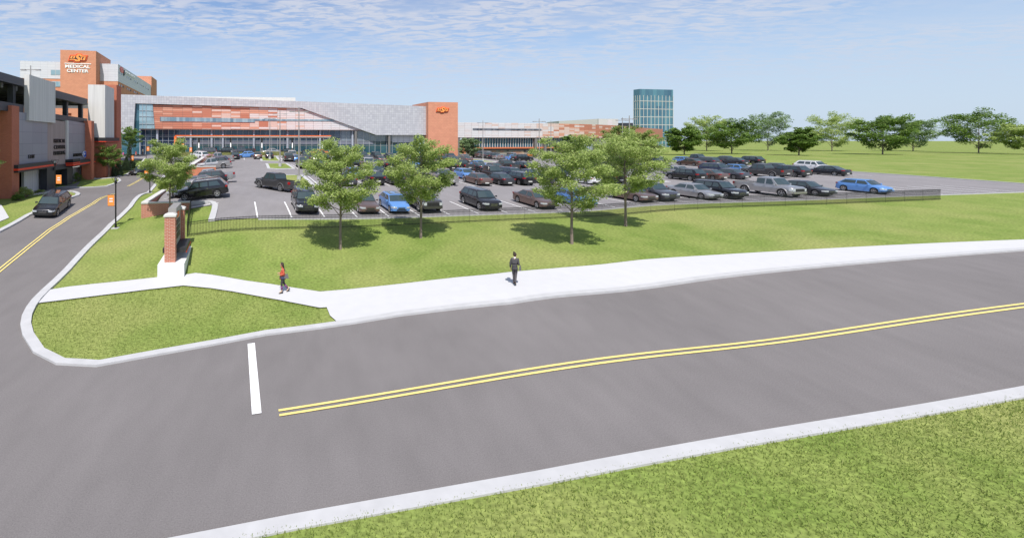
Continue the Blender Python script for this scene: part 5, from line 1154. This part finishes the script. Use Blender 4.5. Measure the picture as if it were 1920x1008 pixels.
def build_car(kind, col):
    q = SPEC[kind]; L, W, r = q['L'], q['W'], q['r']; H2 = W/2; X = lambda f: L/2-f*L
    root = bpy.data.objects.new(kind, None); COL.objects.link(root)
    kw = dict(local=True); P_ = PAINT[col]
    wxs = [X(f) for f in q['wx']]; R = r*1.16; zc = r
    fr = set([0, .006, .02, .05, .1, .24, .3, .4, .5, .6, .7, .86, .9, .95, .98, .994, 1]+[p[0] for p in q['top']])
    for w_ in q['wx']:
        for d in (-1.001, -1, -.9, -.7, -.4, 0, .4, .7, .9, 1, 1.001): fr.add(round(w_+d*R/L, 5))
    bed = None
    if kind == 'pickup': bed = (.625, .985); fr |= {.6249, .625, .985, .9851}
    fr = sorted(f for f in fr if 0 <= f <= 1); rings = []
    for f in fr:
        x = X(f); e = min(f, 1-f)*L; wf = 1-.16*max(0, 1-e/.55)**2.2-(.03 if e < .001 else 0); w_ = H2*wf
        zt = interp(f, q['top']); zb = q['zb']+.10*max(0, 1-e/.35)
        za = zb
        for wx in wxs:
            d = abs(x-wx)
            if d < R: za = max(za, zc+math.sqrt(max(0, R*R-d*d)))
        zm = max(za+.015, (q['zb']+zt)*.47+.05); zs = max(zm+.02, zt-.14)
        zt = max(zt, zs+.05)
        if bed and bed[0] <= f <= bed[1]: tp = [(w_*.985, zs), (w_*.975, zt), (w_*.90, zt), (w_*.885, .78), (0, .78)]
        else: tp = [(w_*.975, zs), (w_*.93, zt-.04), (w_*.84, zt), (w_*.45, zt+.025), (0, zt+.035)]
        h = [(0, za), (w_*.9, za), (w_*.985, za+.01), (w_, zm)]+tp
        ring = [(x, y, z) for y, z in h]+[(x, -y, z) for y, z in reversed(h[1:-1])]
        rings.append(ring)
    b = MB(); n = len(rings[0])
    for g in rings: b.v += g
    for i in range(len(rings)-1):
        for j in range(n): b.f.append((i*n+j, i*n+(j+1) % n, (i+1)*n+(j+1) % n, (i+1)*n+j)); b.m.append(0)
    b.f += [tuple(range(n)), tuple((len(rings)-1)*n+j for j in range(n))]; b.m += [0, 0]
    # cabin shell
    A_, B_, C2, D_ = q['cab']; rf = q['roof']; tw = .74 if kind != 'pickup' else .80
    belt = lambda f: interp(f, q['top'])-.03
    def cs(f, hb, ht):   # ring: belt outer, roof edge, roof inner, centre
        zb = belt(f); return [(X(f), H2*hb, zb), (X(f), H2*(hb+(tw-hb)*ht), zb+(rf-.05-zb)*ht), (X(f), H2*(hb+(tw-hb)*ht)*.88, zb+(rf-.01-zb)*ht), (X(f), 0, zb+(rf+.02-zb)*ht)]
    st = [cs(A_, .90, 0.0), cs(B_, .945, .97), cs((B_+C2)/2, .95, 1.0), cs(C2, .94, .965), cs(D_, .88, 0.0)]
    st[0][3] = (st[0][3][0]+.10, 0, st[0][3][2]+.03); st[0][2] = (st[0][2][0]+.04, st[0][2][1], st[0][2][2]+.01)
    base_i = len(b.v)
    for s_ in st: b.v += s_+[(x, -y, z) for x, y, z in reversed(s_[:-1])]
    for i in range(4):
        for j in range(6): b.f.append((base_i+i*7+j, base_i+i*7+j+1, base_i+(i+1)*7+j+1, base_i+(i+1)*7+j)); b.m.append(0)
    body = obj('body', b, P_, root, smooth=38, **kw)
    # glass, slightly proud of the shell
    def pane(name, pts, off=.008):
        v = [Vector(p) for p in pts]; nrm = (v[1]-v[0]).cross(v[-1]-v[0]).normalized(); c = sum(v, Vector())/len(v)
        if nrm.dot(c-Vector((0, 0, .6))) < 0: nrm = -nrm
        return obj(name, MB().prism([tuple(p+nrm*off) for p in v], -nrm*.02), 'carglass', root, **kw)
    def lerp(p, q_, t): return tuple(Vector(p).lerp(Vector(q_), t))
    mir = lambda p: (p[0], -p[1], p[2])
    for nm, s0, s1 in (('windshield', st[0], st[1]), ('rear_window', st[4], st[3])):
        lo, hi = lerp(s0[1], s1[1], .10), lerp(s0[1], s1[1], .90); lo = (lo[0]+(.03 if nm == 'windshield' else 0), lo[1]*.93, lo[2]); hi = (hi[0], hi[1]*.90, hi[2])
        cl_, ch = lerp(s0[3], s1[3], .10), lerp(s0[3], s1[3], .90)
        g = MB(); o_ = .012
        dx = o_ if nm == 'windshield' else -o_
        def row(t_):
            a1, a2, a3 = (lerp(s0[i_], s1[i_], t_) for i_ in (1, 2, 3)); a1 = (a1[0], a1[1]*.95, a1[2]); a2 = (a2[0], a2[1]*.97, a2[2])
            return [(p_[0]+dx, p_[1], p_[2]+.016) for p_ in (a1, a2, a3)]+[(p_[0]+dx, -p_[1], p_[2]+.016) for p_ in (a2, a1)]
        a_, b2 = row(.08), row(.90); g.v = a_+b2; g.f = [(i_, i_+1, i_+6, i_+5) for i_ in range(4)]; g.m = [0]*4
        if kind == 'pickup' and nm == 'rear_window': g = MB(); g.prism([(lo[0]-.02, lo[1], lo[2]+.08), (hi[0]-.02, hi[1], hi[2]), (hi[0]-.02, -hi[1], hi[2]), (lo[0]-.02, -lo[1], lo[2]+.08)], (.01, 0, 0))
        obj(nm, g, 'carglass', root, **kw)
    pil = q['pill']; zlo, zhi = .10, .86
    def side(f, t):
        zb = belt(f); hb = .945; return (X(f), H2*(hb+(tw-hb)*t)+.012, zb+(rf-.05-zb)*t)
    for i in range(len(pil)-1):
        f0, f1 = pil[i]+.012, pil[i+1]-.012
        t0 = t1 = zhi; fa, fb = f0, f1
        if i == 0: fa = A_+(B_-A_)*zhi*.92+.03; f0 = A_+(B_-A_)*.10+.045
        last = i == len(pil)-2
        if last and kind != 'pickup': fb = min(f1, D_-(D_-C2)*zhi*1.0-.025); f1 = D_-(D_-C2)*.10-.045 if kind != 'suv' else f1+.06
        for s in (1, -1):
            p = [side(f0, zlo), side(f1, zlo), side(fb, zhi), side(fa, zhi)]
            if s < 0: p = [mir(x) for x in p]
            obj('side_window', MB().prism(p, (0, -s*.015, 0)), 'carglass', root, **kw)
    # wheels
    for wx in wxs:
        for s in (1, -1):
            y = s*(H2-.125)
            tr = MB().lathe([(r*.62, -.11), (r*.9, -.12), (r, -.09), (r, .09), (r*.9, .12), (r*.62, .11)], (wx, y, r), 'y', 20, closed=True)
            wh = obj('wheel', tr, 'tyre', root, smooth=40, **kw)
            rm = MB().lathe([(r*.56, s*.06), (r*.66, s*.10), (r*.68, s*.125), (r*.58, s*.115)], (wx, y, r), 'y', 20, closed=True)
            for i in range(5):
                a = 2*math.pi*i/5+.3; dx, dz = math.cos(a), math.sin(a); px_, pz = -dz*.035, dx*.035
                rm.prism([(wx+px_, y+s*.085, r+pz), (wx-px_, y+s*.085, r-pz), (wx+dx*r*.6-px_, y+s*.10, r+dz*r*.6-pz), (wx+dx*r*.6+px_, y+s*.10, r+dz*r*.6+pz)], (0, s*.025, 0))
            rm.lathe([(0, s*.12), (r*.16, s*.118), (r*.16, s*.06)], (wx, y, r), 'y', 10)
            obj('rim', rm, 'rim', wh, **kw)
            obj('brake_disc', MB().lathe([(0, s*.03), (r*.6, s*.03), (r*.6, 0)], (wx, y, r), 'y', 16), 'trim', wh, **kw)
    obj('underbody', MB().box(-L*.44, L*.44, -H2*.62, H2*.62, q['zb']-.03, q['zb']+.25), 'trim', root, **kw)
    # front: grille, bumper, lamps
    zn = interp(.02, q['top']); xf = L/2; big = kind in ('suv', 'pickup')
    gh = (.20 if kind == 'suv' else .34 if kind == 'pickup' else .10)
    g0 = zn-.10-gh
    gr = obj('grille', MB().box(xf-.08, xf+.018, -H2*(.36 if kind != 'pickup' else .56), H2*(.36 if kind != 'pickup' else .56), g0, zn-.09), 'trim', root, **kw)
    bars = MB()
    for i in range(3 if big else 2): z_ = g0+.03+(gh-.05)*i/(2 if big else 1); bars.box(xf-.02, xf+.028, -H2*(.34 if kind != 'pickup' else .54), H2*(.34 if kind != 'pickup' else .54), z_, z_+.018)
    obj('grille_bar', bars, 'chrome' if kind != 'pickup' else 'trim', gr, **kw)
    obj('lower_intake', MB().box(xf-.1, xf+.012, -H2*.5, H2*.5, q['zb']+.13, q['zb']+.24), 'trim', root, **kw)
    for s in (1, -1):
        y0, y1 = H2*(.50 if kind != 'pickup' else .60), H2*.86; zt_ = zn-.05 if kind != 'pickup' else zn-.10; hh = .13 if kind != 'pickup' else .24
        xb = xf-.20
        zt_ = interp(.014, q['top'])-(.01 if kind != 'pickup' else .06); pl = [(xf+.022, H2*(.50 if kind != 'pickup' else .60)), (xf+.018, H2*.79), (xf-.12, H2*.895+.012), (xf-.32, H2*.965+.014), (xf-.32, H2*.8), (xf-.10, H2*.5)]; obj('headlight', MB().prism([(a_, s*b_, zt_-hh) for a_, b_ in pl], (0, 0, hh)), 'lampglass', root, **kw)
        xr = -L/2; zr = interp(.96, q['top'])-.04
        th = {'suv': (.15, .26), 'sedan': (.12, .26), 'hatchback': (.13, .20), 'pickup': (.26, .13)}[kind]; zt2 = zr if kind == 'pickup' else zr+.0
        y0, y1 = H2*(1-th[1]*1.35), H2*.955
        if kind == 'pickup': y0 = H2*.82
        obj('tail_light', MB().hull8([(xr+.14, s*y0, zt2-th[0]), (xr-.012, s*y0, zt2-th[0]), (xr+.02, s*(y1-.05), zt2-th[0]), (xr+.22, s*(y1+.025), zt2-th[0]), (xr+.16, s*y0, zt2), (xr-.008, s*y0, zt2), (xr+.03, s*(y1-.05), zt2), (xr+.24, s*(y1+.02), zt2)]), 'tail', root, **kw)
        mxp = X(A_)-.22; zmr = belt(A_)+.10
        obj('side_mirror', MB().hull8([(mxp-.05, s*(H2-.03), zmr-.03), (mxp+.06, s*(H2-.03), zmr-.03), (mxp+.05, s*(H2+.17), zmr-.06), (mxp-.05, s*(H2+.17), zmr-.06), (mxp-.05, s*(H2-.03), zmr+.05), (mxp+.05, s*(H2-.03), zmr+.05), (mxp+.03, s*(H2+.16), zmr+.09), (mxp-.05, s*(H2+.16), zmr+.09)]), P_ if kind != 'suv' else 'trim', root, **kw)
        dh = MB()
        for f_ in ((.42, .60) if kind != 'hatchback' else (.5,)): dh.box(X(f_+.035), X(f_), min(s*(H2-.02), s*(H2+.02)), max(s*(H2-.02), s*(H2+.02)), belt(f_)-.15, belt(f_)-.12)
        obj('door_handle', dh, 'chrome' if col in ('black', 'brown') else P_, root, **kw)
    obj('rear_bumper', MB().box(-L/2-.04, -L/2+.16, -H2*.80, H2*.80, q['zb']+.08, q['zb']+(.26 if kind != 'pickup' else .30)), 'trim' if kind != 'pickup' else P_, root, **kw)
    obj('number_plate', MB().box(-L/2-.05, -L/2-.0, -.26, .26, zn-.32 if kind != 'pickup' else .62, zn-.18 if kind != 'pickup' else .74), 'plate', root, **kw)
    if kind == 'pickup':
        obj('tailgate', MB().box(-L/2-.022, -L/2+.0, -H2*.79, H2*.79, .74, 1.16), P_, root, **kw)
        obj('front_bumper', MB().box(xf-.25, xf+.05, -H2*.84, H2*.84, .42, .64), P_, root, **kw)
        for wx in wxs:
            for s in (1, -1):
                pts = [(wx+math.cos(t)*R*1.02, s*(H2-.01), r+math.sin(t)*R*1.02) for t in [math.pi*i/12 for i in range(13)]]
                a_ = MB().tube(pts, .045, 6); obj('fender_flare', a_, PAINT['silver'] if col == 'silver' else mat('flare_grey', (.13, .13, .135), .5), root, **kw)
    if kind == 'suv':
        rr_ = MB()
        for s in (1, -1): rr_.tube([(X(B_), s*H2*.70, rf-.01), (X(B_+.05), s*H2*.70, rf+.05), (X(C2-.05), s*H2*.70, rf+.05), (X(C2), s*H2*.70, rf-.01)], .018, 5)
        obj('roof_rail', rr_, 'chrome', root, **kw)
    if kind == 'hatchback': obj('glass_roof', MB().hull8([(X(B_+.03), -H2*.6, rf-.03), (X(B_+.03), H2*.6, rf-.03), (X(C2-.02), H2*.58, rf-.03), (X(C2-.02), -H2*.58, rf-.03), (X(B_+.03), -H2*.58, rf+.012), (X(B_+.03), H2*.58, rf+.012), (X(C2-.02), H2*.56, rf+.006), (X(C2-.02), -H2*.56, rf+.006)]), 'carglass', root, **kw)
    return root
PROTO = {}
def place(kind, col, x, y, hd, label, group='cars parked in the lot'):
    """hd: N nose away from the viewer, S nose toward, W/E nose left/right along the rows, or an angle from +X (radians)"""
    ang = {'N': math.pi/2+TH, 'S': -math.pi/2+TH, 'W': math.pi+TH, 'E': TH}.get(hd, hd)
    key = (kind, col)
    if key not in PROTO: PROTO[key] = build_car(kind, col); root = PROTO[key]
    else:
        p = PROTO[key]; root = p.copy(); COL.objects.link(root)
        for ch in KIDS[key]:
            c = ch[0].copy(); COL.objects.link(c); c.parent = root
            for g in ch[1]: d = g.copy(); COL.objects.link(d); d.parent = c
    if key not in KIDS:
        ks = [o for o in bpy.data.objects if o.parent == root]; KIDS[key] = [(o, [g for g in bpy.data.objects if g.parent == o]) for o in ks]
    f = Vector((math.cos(ang), math.sin(ang))); l_ = Vector((-f.y, f.x)); h = 1.4; z = T(x, y)
    zf, zr = T(x+f.x*h, y+f.y*h), T(x-f.x*h, y-f.y*h); zl, zq = T(x+l_.x*.8, y+l_.y*.8), T(x-l_.x*.8, y-l_.y*.8)
    fx_ = Vector((f.x*2*h, f.y*2*h, zf-zr)).normalized(); ly = Vector((l_.x*1.6, l_.y*1.6, zl-zq)).normalized(); up = fx_.cross(ly).normalized(); ly = up.cross(fx_)
    m = Matrix((fx_, ly, up)).transposed(); root.rotation_euler = m.to_euler(); root.location = (x, y, z+.06)
    root.name = 'pickup_truck' if kind == 'pickup' else kind+('_car' if kind != 'suv' else '')
    tag(root, label, {'pickup': 'pickup truck', 'suv': 'suv', 'sedan': 'car', 'hatchback': 'car'}[kind], group); return root
def row(D00, entries, desc, group='cars parked in the lot'):
    """D00: row line of the near bumpers; entries: (u, kind, colour, heading[, label])"""
    cnt = {}
    tot = {}
    for e in entries: tot[(e[1], e[2])] = tot.get((e[1], e[2]), 0)+1
    for e in entries:
        u, kind, col, hd = e[:4]; L = SPEC[kind]['L']; Y = D00/(1-.183*k(u)); x0 = k(u)*Y
        x, y = x0-S_*L/2, Y+C_*L/2
        i = cnt[(kind, col)] = cnt.get((kind, col), 0)+1
        nm = {'pickup': 'pickup truck', 'sedan': 'sedan', 'suv': 'suv', 'hatchback': 'hatchback'}[kind]
        cn = {'pickup grey': 'gunmetal'}.get(col, col); o_ = ['', 'leftmost, ', 'second, ', 'third, ', 'fourth, ', 'fifth, ', 'sixth, ', 'seventh, '][i] if tot[(kind, col)] > 1 else ''
        lab = e[4] if len(e) > 4 else f"{cn} {nm}, {o_}{'tail' if hd == 'N' else 'nose'} toward us in {desc}"
        place(kind, col, x, y, hd, lab, group)
O = 'cars parked in the lot'
row(38.15, [(578,'suv','black','S','black suv with silver grille, nose to the fence, left end of the front row'), (695,'sedan','brown','S','bronze brown sedan facing us beneath the first lawn tree'), (753,'hatchback','blue','S','bright blue hatchback with dark glass roof, in the front row'),
    (812,'pickup','pickup grey','S','gunmetal pickup facing us right beside the blue front-row hatchback'), (926,'suv','black','S','black suv nose to the fence, right of two empty stalls'), (1034,'sedan','brown','S','brown sedan in the front row left of the third lawn tree'),
    (1108,'hatchback','blue','S','blue hatchback hidden behind the third lawn tree'), (1222,'sedan','brown','S','brown sedan at the right edge behind the rightmost lawn tree')], 'front row')
row(53.5, [(658,'sedan','grey','N'), (710,'suv','black','N'), (750,'sedan','grey','N'), (798,'pickup','pickup grey','N'), (848,'pickup','silver','N','silver pickup tailgate toward us, left of the gap with a blue hatchback beyond'), (913,'sedan','brown','N'), (956,'sedan','dark grey','N'), (994,'suv','black','N'), (1046,'sedan','grey','N'), (1120,'sedan','white','N'), (1165,'suv','black','N')], 'the second row')
row(59.6, [(622,'sedan','black','S'), (672,'hatchback','blue','S'), (716,'suv','navy','S'), (885,'hatchback','blue','S','blue hatchback nose toward us beside an empty stall, behind the brown sedan'), (940,'pickup','black','S'), (978,'suv','navy','S'), (1012,'sedan','navy','S'), (1075,'suv','black','S')], 'the third row')
row(74.8, [(573,'pickup','pickup grey','S','gunmetal pickup facing us beyond the middle grass island'), (604,'sedan','dark grey','N'), (667,'suv','black','N'), (699,'pickup','silver','N'), (734,'suv','black','N'), (762,'sedan','brown','N'), (820,'suv','dark grey','N'), (850,'suv','black','N'), (881,'pickup','pickup grey','N'), (909,'sedan','grey','N'), (938,'sedan','brown','N'), (967,'pickup','pickup grey','N'), (993,'suv','black','N')], 'the fourth row')
row(80.9, [(640,'suv','black','S'), (678,'pickup','black','S'), (712,'sedan','navy','S'), (786,'hatchback','blue','S'), (860,'sedan','navy','S'), (908,'hatchback','blue','S'), (964,'sedan','navy','S')], 'the fifth row')
row(95.5, [(543,'pickup','pickup grey','N','gunmetal pickup with its tailgate to us, first of the sixth row'), (558,'hatchback','blue','N'), (574,'suv','black','N'), (594,'sedan','silver','N'), (612,'suv','black','N'), (664,'pickup','silver','N'), (694,'sedan','grey','N'), (718,'sedan','brown','N'), (740,'suv','black','N'), (765,'sedan','silver','N'), (788,'suv','navy','N'), (834,'suv','black','N'), (857,'sedan','navy','N'), (881,'sedan','brown','N')], 'the sixth row')
row(102.2, [(550,'pickup','silver','N','silver pickup seen over the gunmetal pickup by the ornamental grass'), (577,'pickup','black','S'), (606,'suv','navy','S'), (686,'suv','dark grey','S'), (712,'suv','black','S'), (737,'sedan','grey','S'), (762,'suv','black','S'), (812,'suv','black','N'), (852,'suv','dark grey','S'), (878,'sedan','silver','N')], 'the seventh row, near the buildings')
row(103.6, [(441,'suv','black','N','black suv, tail toward us, left of the blue car by the grass strip'), (484,'sedan','brown','N','brown sedan, tail toward us, before the ornamental grass'), (506,'sedan','dark grey','N','dark sedan with number plate, just left of the grey light pole')], 'back')
B2 = 'the right-hand block'
row(38.15, [(1262,'suv','grey','S'), (1345,'sedan','silver','S'), (1392,'suv','black','S'), (1500,'pickup','silver','S'), (1560,'sedan','dark grey','S'), (1668,'hatchback','blue','S')], 'the fence row beyond the right lawn trees')
row(53.5, [(1318,'suv','black','N'), (1360,'sedan','brown','N'), (1400,'sedan','grey','N'), (1478,'pickup','pickup grey','N'), (1515,'suv','dark grey','N'), (1590,'sedan','black','N')], 'the second row of '+B2)
row(59.6, [(1300,'sedan','silver','S'), (1375,'suv','navy','S'), (1412,'hatchback','blue','S'), (1490,'sedan','grey','S'), (1560,'suv','white','S')], 'the third row of '+B2)
row(74.8, [(1205,'sedan','grey','N'), (1232,'suv','black','N'), (1260,'pickup','silver','N'), (1318,'sedan','brown','N'), (1346,'suv','grey','N'), (1400,'sedan','dark grey','N'), (1430,'suv','black','N')], 'the fourth row of '+B2)
row(80.9, [(1196,'suv','navy','S'), (1245,'sedan','silver','S'), (1300,'hatchback','blue','S'), (1330,'pickup','black','S'), (1385,'sedan','grey','S')], 'the fifth row of '+B2)
# left row, noses to the walls
for (u, D, kd, cl_, lb) in [(380,44.0,'suv','black','black suv seen side-on, nearest of the left row'), (362,46.9,'sedan','silver','pale silver sedan just behind the nearest black suv'), (372,50.0,'sedan','grey','grey sedan between the pale sedan and a black suv, left row'),
        (388,54.8,'suv','black','second side-on black suv of the left row, in front of a silver pickup'), (398,57.8,'pickup','silver','silver pickup in front of the orange brick wall'), (402,78,'pickup','silver','silver pickup just beyond the orange brick wall'),
        (404,82.5,'suv','black','black suv just past the silver pickup beyond the brick wall'), (407,88,'suv','navy','navy suv, two stalls past the silver pickup beyond the brick wall'), (412,96,'pickup','silver','farthest silver pickup of the left row, by the pink shrub')]:
    place(kd, cl_, k(u)*D, D, 'W', lb, O)
# moving and passing vehicles
place('suv', 'black', k(99)*43.6, 43.6, math.atan2(-.98, .187), 'black suv driving toward us in the street lane', 'cars on the move')
place('pickup', 'pickup grey', k(519)*51.5, 51.5, math.pi-.74, 'gunmetal pickup driving across the empty aisle of the lot', 'cars on the move')
place('hatchback', 'blue', k(465)*108.4, 107.6-1.6, 'W', 'blue hatchback side-on against the strip of ornamental grass', 'cars on the move')
place('suv', 'white', k(374)*102, 102, math.pi/2+.9, 'white suv on the drive beside the pink flowering shrub', 'cars on the move')
place('sedan', 'black', k(266)*82, 82, -math.pi/2-.35, 'small black car up the street, mostly behind the young tree', 'cars on the move')
for u, D, kd, cl_, hd, lb in [(388,112,'suv','grey','W','grey suv under the left end of the canopy'), (424,112.5,'suv','black','W','black suv at the drop-off behind the ornamental grass'), (456,112.3,'pickup','grey','W','grey pickup at the drop-off below the canopy'),
        (508,112.6,'sedan','silver','W','silver roofed sedan barely showing over the ornamental grass'), (598,113.5,'sedan','orange','W','orange sedan at the right end of the canopy'), (536,112.6,'sedan','black','W','black sedan at the drop-off, nearly hidden by the grass')]:
    place(kd, cl_, k(u)*D, D, hd, lb, 'cars at the drop-off')
# end column by the wing, noses to the right
ec = [('pickup','pickup grey','farthest gunmetal pickup of the end column, by the mural'), ('pickup','silver','silver pickup second in the end column before the mural'), ('suv','grey','grey suv side-on before the mural'), ('suv','dark grey','dark grey suv in the middle of the end column'), ('sedan','silver','silver sedan in the end column below the orange plinth'),
      ('pickup','silver','nearest silver pickup of the end column, left of the blue hatchback'), ('hatchback','blue','light blue hatchback in the end column by a grey pole'), ('suv','black','nearest black suv of the end column, beside the third lawn tree top')]
for i, (kd, cl_, lb) in enumerate(ec):
    a = 118.5-2.85*i; b = 66.9+(SPEC[kd]['L']-4.9)/2; x, y = gw(b, a); place(kd, cl_, x, y, 'E', lb, O)
for u, D, kd, cl_, hd, lb in [(1088,118,'suv','white','W','white suv behind the third lawn tree by the glass hall'), (1116,116,'sedan','grey','W','grey sedan showing between the two right lawn trees'), (1112,104,'suv','black','N','black suv with red tail lamp between the two right lawn trees'), (1096,88,'sedan','dark grey','N','dark sedan hidden behind the right lawn trees')]:
    place(kd, cl_, k(u)*D, D, hd, lb, O)
